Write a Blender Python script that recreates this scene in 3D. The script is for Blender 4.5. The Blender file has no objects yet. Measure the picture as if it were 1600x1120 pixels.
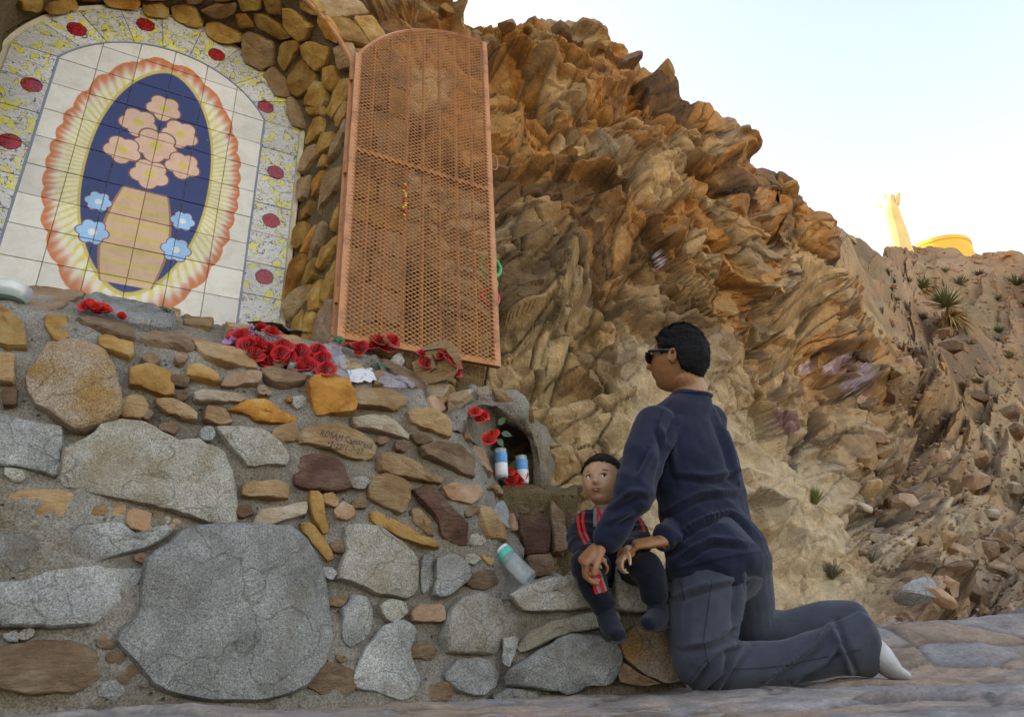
import bpy, bmesh, math, random
import numpy as np
from mathutils import Vector, Matrix, noise as mnoise
random.seed(7); rng=np.random.default_rng(11)
scene=bpy.context.scene; COL=scene.collection

# ------------------------------------------------------------------ camera
F_PX=1067.0; CAM_H=0.10; PITCH=math.radians(24.5); ROLL=math.radians(2.93)
fw=np.array([0,math.cos(PITCH),math.sin(PITCH)]); r0=np.array([1.,0,0]); u0=np.cross(r0,fw)
RT=r0*math.cos(ROLL)-u0*math.sin(ROLL); UP=r0*math.sin(ROLL)+u0*math.cos(ROLL)
CAM=np.array([0,0,CAM_H])
cd=bpy.data.cameras.new('camera'); cam=bpy.data.objects.new('camera',cd); COL.objects.link(cam)
cam.matrix_world=Matrix(((RT[0],UP[0],-fw[0],CAM[0]),(RT[1],UP[1],-fw[1],CAM[1]),(RT[2],UP[2],-fw[2],CAM[2]),(0,0,0,1)))
cd.sensor_width=36; cd.lens=F_PX/1600*36; cd.clip_start=0.02; cd.clip_end=2000
scene.camera=cam
# ------------------------------------------------------------------ sky, sun, exposure
SUN_AZ=math.radians(-62); SUN_EL=math.radians(24)
world=bpy.data.worlds.new('World'); scene.world=world; world.use_nodes=True
wn=world.node_tree.nodes; wl=world.node_tree.links; wn.clear()
sky=wn.new('ShaderNodeTexSky'); sky.sky_type='NISHITA'; sky.sun_disc=False
sky.sun_elevation=SUN_EL; sky.sun_rotation=SUN_AZ; sky.air_density=1.0; sky.dust_density=1.8; sky.ozone_density=1.0
bg=wn.new('ShaderNodeBackground'); bg.inputs[1].default_value=0.14
wo=wn.new('ShaderNodeOutputWorld'); wl.new(sky.outputs[0],bg.inputs[0]); wl.new(bg.outputs[0],wo.inputs[0])
sd=bpy.data.lights.new('sun','SUN'); sd.energy=4.5; sd.angle=math.radians(0.5); sd.color=(1,0.86,0.62)
sun=bpy.data.objects.new('sun',sd); COL.objects.link(sun)
sv=Vector((math.sin(SUN_AZ)*math.cos(SUN_EL),math.cos(SUN_AZ)*math.cos(SUN_EL),math.sin(SUN_EL)))
sun.rotation_euler=sv.to_track_quat('Z','Y').to_euler()
scene.view_settings.view_transform='Standard'; scene.view_settings.look='None'
scene.view_settings.exposure=2.48; scene.view_settings.gamma=1
scene.view_settings.use_white_balance=True; scene.view_settings.white_balance_temperature=9450; scene.view_settings.white_balance_tint=16   # camera balanced for open shade

# ------------------------------------------------------------------ pixel helpers (1600x1120 photograph pixels -> directions)
def ray(x,y):
    v=fw*F_PX+RT*(x-800)-UP*(y-560); return v/np.linalg.norm(v)
def atd(x,y,d):                                     # point at horizontal distance d
    v=ray(x,y); return CAM+v*d/math.hypot(v[0],v[1])
def onplane(x,y,p0,n):
    v=ray(x,y); return CAM+v*(((p0-CAM)@n)/(v@n))
def proj(P):
    q=np.asarray(P,float)-CAM; z=q@fw; return 800+F_PX*(q@RT)/z, 560-F_PX*(q@UP)/z
# shrine frame: s along the facade, dep into the rock, z up
A=np.array([math.sin(math.radians(60)),math.cos(math.radians(60)),0.]); N=np.array([A[1],-A[0],0.])
HB=atd(527,532,2.5); HB0=np.array([HB[0],HB[1],0.])
def L2W(s,dep,z): return HB0+A*s-N*dep+np.array([0,0,z])

# ------------------------------------------------------------------ materials
def new_mat(name):
    m=bpy.data.materials.new(name); m.use_nodes=True; nt=m.node_tree
    return m,nt,nt.nodes['Principled BSDF']
def node(nt,t,**k):
    n=nt.nodes.new(t)
    for a,b in k.items():
        if a.startswith('i_'): n.inputs[a[2:].replace('_',' ')].default_value=b
        else: setattr(n,a,b)
    return n
def ramp(nt,fac,stops):
    r=nt.nodes.new('ShaderNodeValToRGB'); e=r.color_ramp.elements
    while len(e)<len(stops): e.new(0.5)
    for i,(p,c) in enumerate(stops): e[i].position=p; e[i].color=(*c,1)
    nt.links.new(fac,r.inputs[0]); return r.outputs[0]
def mixc(nt,fac,a,b,mode='MIX'):
    m=nt.nodes.new('ShaderNodeMix'); m.data_type='RGBA'; m.blend_type=mode
    for s,v in ((m.inputs[0],fac),(m.inputs[6],a),(m.inputs[7],b)):
        if hasattr(v,'links') or hasattr(v,'is_linked'): nt.links.new(v,s)
        else: s.default_value=v if isinstance(v,float) else (*v,1)
    return m.outputs[2]
def noise_tex(nt,scale,detail=6,rough=.6,coord=None,dist=0.0):
    t=node(nt,'ShaderNodeTexNoise'); t.inputs['Scale'].default_value=scale; t.inputs['Detail'].default_value=detail
    t.inputs['Roughness'].default_value=rough; t.inputs['Distortion'].default_value=dist
    if coord is not None: nt.links.new(coord,t.inputs['Vector'])
    return t.outputs[0]
def geo_pos(nt): return node(nt,'ShaderNodeNewGeometry').outputs['Position']
def bump(nt,bsdf,h,strength,dist):
    b=nt.nodes.new('ShaderNodeBump'); b.inputs['Strength'].default_value=strength; b.inputs['Distance'].default_value=dist
    nt.links.new(h,b.inputs['Height']); nt.links.new(b.outputs[0],bsdf.inputs['Normal']); return b
def mapping(nt,coord,scale,rot=(0,0,0)):
    m=nt.nodes.new('ShaderNodeMapping'); m.inputs['Scale'].default_value=scale; m.inputs['Rotation'].default_value=rot
    nt.links.new(coord,m.inputs[0]); return m.outputs[0]
def plain(name,col,rough=.6,metal=0,spec=.5,bumps=None,var=.0):
    m,nt,b=new_mat(name); b.inputs['Roughness'].default_value=rough; b.inputs['Metallic'].default_value=metal
    b.inputs['Specular IOR Level'].default_value=spec; p=geo_pos(nt)
    if var:
        nz=noise_tex(nt,bumps[0]*.25 if bumps else 20,5,.6,p)
        c=ramp(nt,nz,[(.3,tuple(x*(1-var) for x in col)),(.7,tuple(min(1,x*(1+var)) for x in col))])
        if name in('copper_paint','salmon_paint'): c=mixc(nt,ramp(nt,noise_tex(nt,9,6,.75,p),[(.50,(0,0,0)),(.66,(.85,.85,.85))]),c,(.20,.075,.026))   # rusted patches
        nt.links.new(c,b.inputs[0])
    else: b.inputs[0].default_value=(*col,1)
    if bumps: bump(nt,b,noise_tex(nt,bumps[0],4,.6,p),bumps[1],bumps[2])
    return m
def rock_mat(name,c1,c2,c3,speck=None,scale=9,stripe=None,rough=.9):
    """stone: two-tone blotches, optional mineral specks (granite) or bedding stripes (sandstone)"""
    m,nt,b=new_mat(name); p=geo_pos(nt); L=nt.links
    oi=node(nt,'ShaderNodeObjectInfo')
    off=node(nt,'ShaderNodeVectorMath',operation='SCALE'); comb=node(nt,'ShaderNodeCombineXYZ')
    for i in range(3): L.new(oi.outputs['Random'],comb.inputs[i])
    L.new(comb.outputs[0],off.inputs[0]); off.inputs['Scale'].default_value=7.3
    add=node(nt,'ShaderNodeVectorMath',operation='ADD'); L.new(p,add.inputs[0]); L.new(off.outputs[0],add.inputs[1]); q=add.outputs[0]
    n1=noise_tex(nt,scale,7,.62,q,.4); col=ramp(nt,n1,[(.33,c1),(.52,c2),(.7,c3)])
    h=noise_tex(nt,60,6,.7,q)
    if stripe:
        qs=mapping(nt,q,(22,22,90),stripe); ns=noise_tex(nt,1,5,.65,qs); col=mixc(nt,ramp(nt,ns,[(.42,(0,0,0)),(.62,(.55,.55,.55))]),col,c1)
        hs=node(nt,'ShaderNodeMath',operation='ADD'); L.new(h,hs.inputs[0]); L.new(ns,hs.inputs[1]); h=hs.outputs[0]
    if speck:
        v=node(nt,'ShaderNodeTexVoronoi'); v.inputs['Scale'].default_value=330; L.new(q,v.inputs['Vector'])
        sp=ramp(nt,v.outputs['Color'],[(.18,speck[0]),(.42,(.5,.5,.5)),(.62,(.5,.5,.5)),(.9,speck[1])]); col=mixc(nt,.55,col,sp,'OVERLAY'); col=mixc(nt,ramp(nt,noise_tex(nt,3.5,5,.65,q,.6),[(.50,(0,0,0)),(.68,(.6,.6,.6))]),col,tuple(x*f for x,f in zip(c1,(1.05,.85,.62)))); ck=node(nt,'ShaderNodeTexVoronoi',feature='DISTANCE_TO_EDGE'); ck.inputs['Scale'].default_value=4.5; wq=node(nt,'ShaderNodeVectorMath',operation='ADD'); L.new(q,wq.inputs[0]); wn_=node(nt,'ShaderNodeTexNoise'); wn_.inputs['Scale'].default_value=6; L.new(q,wn_.inputs['Vector']); wsc=node(nt,'ShaderNodeVectorMath',operation='SCALE'); wsc.inputs['Scale'].default_value=.25; L.new(wn_.outputs['Color'],wsc.inputs[0]); L.new(wsc.outputs[0],wq.inputs[1]); L.new(wq.outputs[0],ck.inputs['Vector']); col=mixc(nt,.45,col,ramp(nt,ck.outputs['Distance'],[(.004,(.25,.22,.2)),(.016,(1,1,1))]),'MULTIPLY')
    hv=node(nt,'ShaderNodeHueSaturation'); mr=node(nt,'ShaderNodeMapRange'); mr.inputs[3].default_value=.75; mr.inputs[4].default_value=1.2
    L.new(oi.outputs['Random'],mr.inputs[0]); L.new(mr.outputs[0],hv.inputs['Value']); L.new(col,hv.inputs['Color'])
    L.new(hv.outputs[0],b.inputs[0]); b.inputs['Roughness'].default_value=rough; b.inputs['Specular IOR Level'].default_value=.25
    bump(nt,b,h,.85,.016); return m
DK=((.12,.12,.12),(.95,.95,.95))
M={}
M['blue']=rock_mat('granite_grey',(.19,.18,.168),(.30,.292,.28),(.40,.388,.368),DK)
M['pale']=rock_mat('granite_pale',(0.288,0.240,0.176),(0.376,0.344,0.296),(0.448,0.424,0.384),DK)
M['pinkg']=rock_mat('granite_pink',(0.320,0.176,0.064),(0.360,0.264,0.192),(0.416,0.328,0.264),DK,scale=6)
M['tan']=rock_mat('sandstone_tan',(.29,.160,.070),(.41,.255,.135),(.48,.345,.215),None,10,(0.400,0.240,0.160))
M['ochre']=rock_mat('sandstone_ochre',(.24,.112,.030),(.39,.205,.065),(.43,.285,.125),None,12)
M['orange']=rock_mat('sandstone_orange',(0.264,0.088,0.020),(0.440,0.192,0.040),(0.448,0.288,0.120),None,9)
M['dark']=rock_mat('stone_dark_red',(0.088,0.040,0.028),(0.152,0.072,0.048),(0.224,0.136,0.096),None,11,(.2,1.1,.4))
M['gold']=rock_mat('sandstone_bounce_gold',(.27,.125,.03),(.43,.235,.06),(.50,.34,.13),None,12)  # yellow sandstone, colour brightened to carry the warm bounce light inside the alcove
M['salmon']=rock_mat('stone_salmon',(0.336,0.176,0.096),(0.416,0.256,0.160),(0.464,0.352,0.272),None,10)
M['white']=rock_mat('stone_white',(0.360,0.240,0.144),(0.464,0.376,0.288),(0.528,0.480,0.424),None,12,(0.640,0.160,0.240))
M['brown']=rock_mat('stone_brown',(.155,.085,.052),(.25,.155,.095),(.34,.235,.155),None,10,(0.320,0.560,0.080))
def mortar_mat(name,c1,c2,c3,stain):
    m,nt,b=new_mat(name); p=geo_pos(nt)
    col=ramp(nt,noise_tex(nt,4,6,.7,p,.3),[(.3,c1),(.5,c2),(.7,c3)])
    col=mixc(nt,ramp(nt,noise_tex(nt,2.3,5,.65,mapping(nt,p,(1,1,1.6))),[(.48,(0,0,0)),(.66,(.8,.8,.8))]),col,stain)
    fine=noise_tex(nt,190,2,.6,p); col=mixc(nt,.55,col,ramp(nt,fine,[(.33,(.15,.15,.15)),(.67,(.85,.85,.85))]),'OVERLAY')
    v=node(nt,'ShaderNodeTexVoronoi'); v.inputs['Scale'].default_value=24; nt.links.new(p,v.inputs['Vector'])
    pit=ramp(nt,v.outputs['Distance'],[(.05,(.2,.18,.16)),(.14,(1,1,1))]); col=mixc(nt,.6,col,pit,'MULTIPLY')
    nt.links.new(col,b.inputs[0]); b.inputs['Roughness'].default_value=.95; b.inputs['Specular IOR Level'].default_value=.15
    ad=node(nt,'ShaderNodeMath',operation='ADD'); nt.links.new(noise_tex(nt,38,6,.8,p),ad.inputs[0]); nt.links.new(pit,ad.inputs[1])
    bump(nt,b,ad.outputs[0],.9,.016); return m
M['mortar']=mortar_mat('mortar_grey',(.165,.135,.108),(.245,.213,.180),(.32,.288,.252),(.20,.14,.085))
M['mortar2']=mortar_mat('mortar_brown',(.09,.062,.032),(.155,.11,.06),(.21,.155,.09),(.13,.08,.03))

# ------------------------------------------------------------------ object helpers
def tag(o,label=None,cat=None,group=None,kind=None):
    if label: o['label']=label
    if cat: o['category']=cat
    if group: o['group']=group
    if kind: o['kind']=kind
    return o
def mobj(name,verts,faces,mat,parent=None,smooth=True,sharp=None):
    me=bpy.data.meshes.new(name)
    me.from_pydata([tuple(map(float,v)) for v in verts],[],[tuple(map(int,f)) for f in faces]); me.update()
    if smooth:
        me.polygons.foreach_set('use_smooth',[True]*len(me.polygons))
        if sharp: me.set_sharp_from_angle(angle=math.radians(sharp))
    if mat is not None: me.materials.append(mat)
    o=bpy.data.objects.new(name,me); COL.objects.link(o)
    if parent is not None: o.parent=parent; o.matrix_parent_inverse=parent.matrix_world.inverted()
    return o
def empty(name,loc=(0,0,0),rz=0):
    o=bpy.data.objects.new(name,None); COL.objects.link(o); o.location=tuple(map(float,loc)); o.rotation_euler=(0,0,rz); o.empty_display_size=.1
    o.matrix_world=Matrix.Translation(o.location)@Matrix.Rotation(rz,4,'Z'); return o
class MB:
    def __init__(s): s.v=[]; s.f=[]
    def add(s,v,f):
        k=len(s.v); s.v+= [tuple(map(float,x)) for x in v]; s.f+=[tuple(int(i)+k for i in q) for q in f]; return s
    def tube(s,pts,rad,seg=8,cap=True,closed=False,squash=None,upv=None):
        pts=[np.asarray(p,float) for p in pts]; n=len(pts); V=[]; prev=None
        for i,p in enumerate(pts):
            if closed: t=pts[(i+1)%n]-pts[i-1]
            else: t=pts[min(i+1,n-1)]-pts[max(i-1,0)]
            t=t/(np.linalg.norm(t)+1e-12)
            if prev is None:
                h=np.array(upv,float) if upv is not None else (np.array([0,0,1.]) if abs(t[2])<.9 else np.array([1.,0,0]))
            else: h=prev
            u=h-t*(h@t); u/=np.linalg.norm(u)+1e-12; prev=u; w=np.cross(t,u)
            r=rad[i] if hasattr(rad,'__len__') else rad
            ru,rw=(r if hasattr(r,'__len__') else (r,r*(squash or 1)))
            for k in range(seg):
                a=2*math.pi*k/seg; V.append(p+u*math.cos(a)*ru+w*math.sin(a)*rw)
        f=[]
        for i in range(n if closed else n-1):
            j=(i+1)%n
            for k in range(seg): f.append((i*seg+k,i*seg+(k+1)%seg,j*seg+(k+1)%seg,j*seg+k))
        if cap and not closed: f.append(tuple(range(seg-1,-1,-1))); f.append(tuple((n-1)*seg+k for k in range(seg)))
        return s.add(V,f)
    def box(s,c,ax,ay,az):
        c,ax,ay,az=[np.asarray(q,float) for q in (c,ax,ay,az)]
        V=[c+i*ax+j*ay+k*az for i in(-1,1) for j in(-1,1) for k in(-1,1)]
        return s.add(V,[(0,1,3,2),(4,6,7,5),(0,4,5,1),(2,3,7,6),(0,2,6,4),(1,5,7,3)])
    def ball(s,c,r,seg=12,rings=8,R=None):
        c=np.asarray(c,float); r=np.array(r if hasattr(r,'__len__') else (r,r,r),float); V=[];f=[]
        for i in range(rings+1):
            t=math.pi*i/rings
            for k in range(seg):
                a=2*math.pi*k/seg; q=np.array([math.sin(t)*math.cos(a),math.sin(t)*math.sin(a),math.cos(t)])*r
                V.append(c+(R@q if R is not None else q))
        for i in range(rings):
            for k in range(seg): f.append((i*seg+k,(i+1)*seg+k,(i+1)*seg+(k+1)%seg,i*seg+(k+1)%seg))
        return s.add(V,f)
    def lathe(s,prof,c=(0,0,0),R=None,seg=20):
        V=[];f=[];c=np.asarray(c,float)
        for r,z in prof:
            for k in range(seg):
                a=2*math.pi*k/seg; q=np.array([r*math.cos(a),r*math.sin(a),z]); V.append(c+(R@q if R is not None else q))
        for i in range(len(prof)-1):
            for k in range(seg): f.append((i*seg+k,i*seg+(k+1)%seg,(i+1)*seg+(k+1)%seg,(i+1)*seg+k))
        f.append(tuple(range(seg-1,-1,-1))); f.append(tuple((len(prof)-1)*seg+k for k in range(seg)))
        return s.add(V,f)
    def build(s,name,mat,parent=None,smooth=True,sharp=40): return mobj(name,s.v,s.f,mat,parent,smooth,sharp)
def nz(p,sc,seed=0.0): return mnoise.noise(Vector((p[0]*sc+seed,p[1]*sc+seed*.7,p[2]*sc-seed)))
def fbm(p,sc,seed=0.0,o=4): return mnoise.fractal(Vector((p[0]*sc+seed,p[1]*sc+seed*.7,p[2]*sc-seed)),1.0,2.0,o)
def smooth01(a,b,x): t=np.clip((np.asarray(x,float)-a)/(b-a),0,1); return t*t*(3-2*t)

# ------------------------------------------------------------------ vectorised cell noise for the rock faces
def hash01(ix,iy,iz,k):
    h=(ix.astype(np.int64)*73856093)^(iy.astype(np.int64)*19349663)^(iz.astype(np.int64)*83492791)^(k*2654435761)
    h=h&0xffffffff; h=((h^(h>>15))*2246822519)&0xffffffff; h=((h^(h>>13))*3266489917)&0xffffffff; h=h^(h>>16)
    return (h&0xffffff)/float(0x1000000)
def cells(P,size,seed=0):
    Q=P/size; I=np.floor(Q).astype(np.int64); n=len(P)
    F1=np.full(n,9.); F2=np.full(n,9.); B1=np.zeros((n,3),np.int64); B2=B1.copy(); V1=np.zeros((n,3)); V2=V1.copy()
    for dx in(-1,0,1):
        for dy in(-1,0,1):
            for dz in(-1,0,1):
                c=I+np.array([dx,dy,dz]); d=Q-c-np.stack([hash01(c[:,0],c[:,1],c[:,2],seed*10+k+1) for k in range(3)],1)
                r=np.sqrt((d*d).sum(1)); m=r<F1; m2=(~m)&(r<F2)
                F2[m]=F1[m]; B2[m]=B1[m]; V2[m]=V1[m]; F1[m]=r[m]; B1[m]=c[m]; V1[m]=d[m]
                F2[m2]=r[m2]; B2[m2]=c[m2]; V2[m2]=d[m2]
    rn=lambda B: np.stack([hash01(B[:,0],B[:,1],B[:,2],seed*10+5+k) for k in range(5)],1)
    return F1,F2,rn(B1),V1,rn(B2),V2
def block_disp(P,size,seed,amp,tilt,groove,gw=.12,bw=.16):
    """faceted blocks: every cell is a tilted facet at its own height, neighbours meet in a short bevel and a joint"""
    F1,F2,r,v,q,w=cells(P,size,seed); e=F2-F1
    h1=amp*(r[:,0]-.5)+tilt*size*(v*(r[:,1:4]*2-1)).sum(1); h2=amp*(q[:,0]-.5)+tilt*size*(w*(q[:,1:4]*2-1)).sum(1)
    k=.5*(1-np.clip(e/bw,0,1)); return h1*(1-k)+h2*k-groove*np.exp(-e/gw),r,e
def vnoise(P,sc,seed):                              # cheap smooth value noise
    Q=P*sc; I=np.floor(Q).astype(np.int64); f=Q-I; f=f*f*(3-2*f); out=0
    for dx in(0,1):
        for dy in(0,1):
            for dz in(0,1):
                w=(f[:,0] if dx else 1-f[:,0])*(f[:,1] if dy else 1-f[:,1])*(f[:,2] if dz else 1-f[:,2])
                out=out+w*hash01(I[:,0]+dx,I[:,1]+dy,I[:,2]+dz,seed)
    return out*2-1
def fnoise(P,sc,seed,o=4): return sum(vnoise(P,sc*2**i,seed+i)*.5**i for i in range(o))
def grid_faces(nu,nv): 
    i=np.arange(nu-1)[:,None]*nv+np.arange(nv-1)[None,:]; i=i.ravel()
    return np.stack([i,i+nv,i+nv+1,i+1],1)
def grid_mesh(name,P,nu,nv,mat,colors=None,flip=False,parent=None,sharp=None):
    me=bpy.data.meshes.new(name); f=grid_faces(nu,nv)
    if flip: f=f[:,::-1]
    me.vertices.add(len(P)); me.vertices.foreach_set('co',P.astype(np.float32).ravel())
    me.loops.add(f.size); me.loops.foreach_set('vertex_index',f.astype(np.int32).ravel())
    me.polygons.add(len(f)); me.polygons.foreach_set('loop_start',(np.arange(len(f))*4).astype(np.int32))
    me.polygons.foreach_set('use_smooth',np.ones(len(f),bool))
    me.update(calc_edges=True); me.validate()
    if colors is not None:
        ca=me.color_attributes.new('col','FLOAT_COLOR','POINT'); ca.data.foreach_set('color',np.concatenate([colors,np.ones((len(P),1))],1).astype(np.float32).ravel())
    if sharp: me.set_sharp_from_angle(angle=math.radians(sharp))
    me.materials.append(mat); o=bpy.data.objects.new(name,me); COL.objects.link(o)
    if parent is not None: o.parent=parent
    return o
def normals(P,nu,nv):
    G=P.reshape(nu,nv,3); du=np.gradient(G,axis=0); dv=np.gradient(G,axis=1); n=np.cross(du,dv); n/=np.linalg.norm(n,axis=2,keepdims=True)+1e-9
    return n.reshape(-1,3)
def catmull(C,t):                                   # C (k,...) control, t positions in [0,k-1]
    k=len(C); i=np.clip(np.floor(t).astype(int),0,k-2); f=(t-i).reshape((-1,)+(1,)*(C.ndim-1))
    p1=C[i];p2=C[i+1];p0=np.where((i>0).reshape(f.shape),C[np.maximum(i-1,0)],2*p1-p2);p3=np.where((i<k-2).reshape(f.shape),C[np.minimum(i+2,k-1)],2*p2-p1)
    m1=(p2-p0)*.35;m2=(p3-p1)*.35
    return (2*f**3-3*f**2+1)*p1+(f**3-2*f**2+f)*m1+(-2*f**3+3*f**2)*p2+(f**3-f**2)*m2
def in_poly(px,py,poly):
    c=np.zeros(len(px),bool); n=len(poly)
    for i in range(n):
        x1,y1=poly[i];x2,y2=poly[i-1]
        k=((y1>py)!=(y2>py))&(px<(x2-x1)*(py-y1)/((y2-y1)+1e-12)+x1); c^=k
    return c
# ================================================================== TERRAIN
def vcol_rock(name,bscale=35,bstr=.6,bd=.02):
    m,nt,b=new_mat(name); p=geo_pos(nt); L=nt.links
    at=node(nt,'ShaderNodeVertexColor'); at.layer_name='col'
    n1=noise_tex(nt,7,5,.7,p); col=mixc(nt,.55,at.outputs[0],ramp(nt,n1,[(.28,(.22,.2,.18)),(.5,(.5,.5,.5)),(.75,(.8,.76,.7))]),'OVERLAY')
    n2=noise_tex(nt,70,2,.7,p); col=mixc(nt,.4,col,ramp(nt,n2,[(.3,(.25,.25,.25)),(.7,(.75,.75,.75))]),'OVERLAY')
    L.new(col,b.inputs[0]); b.inputs['Roughness'].default_value=.92; b.inputs['Specular IOR Level'].default_value=.2
    ad=node(nt,'ShaderNodeMath',operation='ADD'); L.new(noise_tex(nt,bscale,4,.72,p),ad.inputs[0]); L.new(noise_tex(nt,bscale*.22,2,.6,p),ad.inputs[1])
    bump(nt,b,ad.outputs[0],bstr,bd); return m
M['cliff']=vcol_rock('cliff_rock'); M['groundm']=vcol_rock('ground_rock',30,.5,.012)
def pal(r,stops):                                   # r in [0,1] -> palette colour
    xs=np.linspace(0,1,len(stops)); C=np.array(stops); return np.stack([np.interp(r,xs,C[:,k]) for k in range(3)],1)
WARM=[(.085,.042,.018),(.155,.073,.029),(.26,.122,.043),(.37,.155,.042),(.35,.19,.078),(.25,.165,.098),(.42,.265,.135)]
GREY=[(.13,.08,.042),(.225,.145,.078),(.315,.205,.108),(.27,.19,.112),(.39,.275,.16)]
PINK=[(.12,.075,.046),(.24,.155,.10),(.33,.225,.155),(.25,.19,.145),(.41,.305,.225)]
# control columns: pixel paths from the foot of the rock to its crest with distances taken from the ground they stand on
cols=[]
def loc(s,rows): cols.append([L2W(s+r[2] if len(r)>2 else s,r[0],r[1]) for r in rows])
loc(-9,[(.2,-.3),(.4,1.6),(.8,3.2),(1.6,5),(2.8,7),(4.5,9)])
loc(-3.2,[(.3,-.3),(.45,1.6),(.7,3.2),(1.3,5),(2.4,7),(4.2,9)])
loc(-1.7,[(.8,-.3),(.85,1.6),(.95,3.3),(1.5,5),(2.5,7),(4.2,9)])
loc(-.35,[(.8,-.3),(.85,1.6),(.95,3.3),(1.45,4.8),(2.3,6.6),(3.8,8.4)])
def pc(*rows): cols.append([atd(*r) for r in rows])
pc((640,700,2.95),(640,450,3.05),(650,250,3.2),(650,80,3.45),(645,-60,3.9),(640,-160,4.5))
pc((690,760,2.95),(700,480,3.05),(705,300,3.25),(700,150,3.6),(695,50,4.1),(688,-4,4.6))
pc((745,790,2.95),(745,560,3.1),(750,380,3.35),(755,220,3.8),(750,100,4.4),(750,48,4.9))
pc((800,800,2.95),(800,600,3.1),(800,400,3.45),(800,230,4.0),(800,110,4.6),(800,36,5.2))
pc((860,960,2.75),(880,720,3.05),(890,500,3.5),(890,300,4.1),(890,140,4.9),(885,52,5.7))
pc((960,990,2.8),(970,760,3.15),(985,540,3.7),(990,340,4.5),(985,190,5.4),(985,88,6.3))
pc((1080,1010,3.0),(1070,800,3.4),(1080,600,4.1),(1080,400,5.1),(1085,260,6.0),(1085,142,7.0))
pc((1200,1022,3.3),(1160,830,3.8),(1140,640,4.6),(1135,450,5.7),(1135,330,6.6),(1138,195,7.6))
pc((1240,1026,3.5),(1200,850,4.2),(1170,670,5.1),(1158,500,6.8),(1156,400,8.2),(1154,264,9.6))
pc((1300,1024,3.9),(1260,860,4.9),(1225,680,6.2),(1205,520,8.6),(1200,400,10.6),(1200,278,12))
pc((1400,1018,4.4),(1370,880,5.8),(1330,700,7.8),(1300,540,10.2),(1292,430,12),(1290,348,13.5))
pc((1480,1012,5.2),(1470,880,7.4),(1420,700,11),(1375,540,17),(1345,440,25),(1335,368,36))
pc((1560,1008,6.2),(1560,880,9),(1520,720,14),(1480,590,24),(1455,480,48),(1440,392,85))
pc((1680,1002,7),(1680,880,10.5),(1650,740,16),(1625,610,28),(1610,490,52),(1600,399,85))
pc((2000,988,8),(2000,880,12),(1950,750,18),(1900,620,30),(1880,500,55),(1860,400,85))
pc((2700,950,9),(2700,850,13),(2600,720,20),(2500,600,32),(2450,480,55),(2400,390,85))
for c in cols: c.insert(0,np.array([c[0][0]*.985,c[0][1]*.985,min(-.25,c[0][2]-.3)]))    # foot of the rock goes into the ground
for c in cols:                                      # carry every column on over its crest
    p=c[-1]; h=np.array([p[0],p[1],0.]); h/=np.linalg.norm(h); d=math.hypot(p[0],p[1]); k=max(1.0,d*.16)
    c.append(p+h*k*1.2+np.array([0,0,-.1*k])); c.append(p+h*k*5+np.array([0,0,-1.2*k]))
CT=np.array(cols); NCOL=len(CT)
wts=[.5,.25,.4,.6,.5,1,1,1.1,1.2,1.4,1.6,.9,.8,1.3,1.5,1.5,1.3,.9,.6]; wts=(wts+[.5]*NCOL)[:NCOL-1]
NU,NV=740,540
cum=np.concatenate([[0],np.cumsum(wts)]); tu=np.interp(np.linspace(0,cum[-1],NU),cum,np.arange(NCOL))
GU=catmull(CT,tu)                                   # NU x 9 x 3
tv=np.concatenate([np.linspace(0,1,31)[:-1],np.linspace(1,6,NV-70),np.linspace(6,8,41)[1:]])
G=catmull(GU.transpose(1,0,2),tv).transpose(1,0,2)  # NU x NV x 3
P=G.reshape(-1,3).copy(); nr=normals(P,NU,NV)
tocam=CAM-P; sgn=np.sign((nr*tocam).sum(1).reshape(NU,NV)[:, :NV//2].sum()); nr*=sgn
UU=np.repeat(tu,NV); VV=np.tile(tv,NU)-1; dist=np.hypot(P[:,0],P[:,1])
px,py=proj(P)
# smooth bedrock slab: lower middle
slab=smooth01(8.6,9.6,UU)*(1-smooth01(13.4,14.3,UU))*(1-smooth01(1.9,2.6,VV+.12*(UU-10)))
far=smooth01(9,22,dist)
rotS=Matrix.Rotation(math.radians(35),3,'Y')@Matrix.Rotation(math.radians(20),3,'X'); RS=np.array(rotS)
sc_=(np.maximum(dist,6.)/6.)**.85; Pn=P/sc_[:,None]          # blocks grow with the scale of the hillside
W=Pn+.10*np.stack([fnoise(Pn,1.3,k*9+3,3) for k in range(3)],1); WR=W@RS.T
d0,rA,eA=block_disp(WR*np.array([1,1,1.7]),1.5,1,.42,.34,.06,.03,.24)
d1,rB,eB=block_disp(WR*np.array([1,1.15,1.7]),.72,2,.20,.36,.040,.025,.12)
d2,rC,eC=block_disp(WR*np.array([1,1,1.4]),.27,3,.055,.36,.014,.03,.14)
d3,rD,eD=block_disp(W,.105,4,.026,.36,.006,.05,.2)
d4,rE,eE=block_disp(WR*np.array([1,1.3,2.2])+.05*np.stack([fnoise(Pn,3,k*5+70,2) for k in range(3)],1),.48,8,.05,.10,.045,.016,.1)
rough=1-.70*slab
near_w=smooth01(2.8,3.6,dist)*.6+.4
hide=smooth01(3.2,4.6,UU)*.85+.15                   # calm behind the masonry
disp=sc_*(d0*.75*near_w+d1*near_w+d2+d3+d4+.02*fnoise(Pn@RS.T*np.array([1,1,3]),5,66,3))*rough*hide*(1+.35*smooth01(13.5,15,UU)+.2*far)*(1-.5*smooth01(45,75,dist))
disp+=slab*(.05*fnoise(P@RS.T*np.array([1,1,4]),1.3,77,4)+.014*fnoise(P,9,55,3)+.10*d0)
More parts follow.
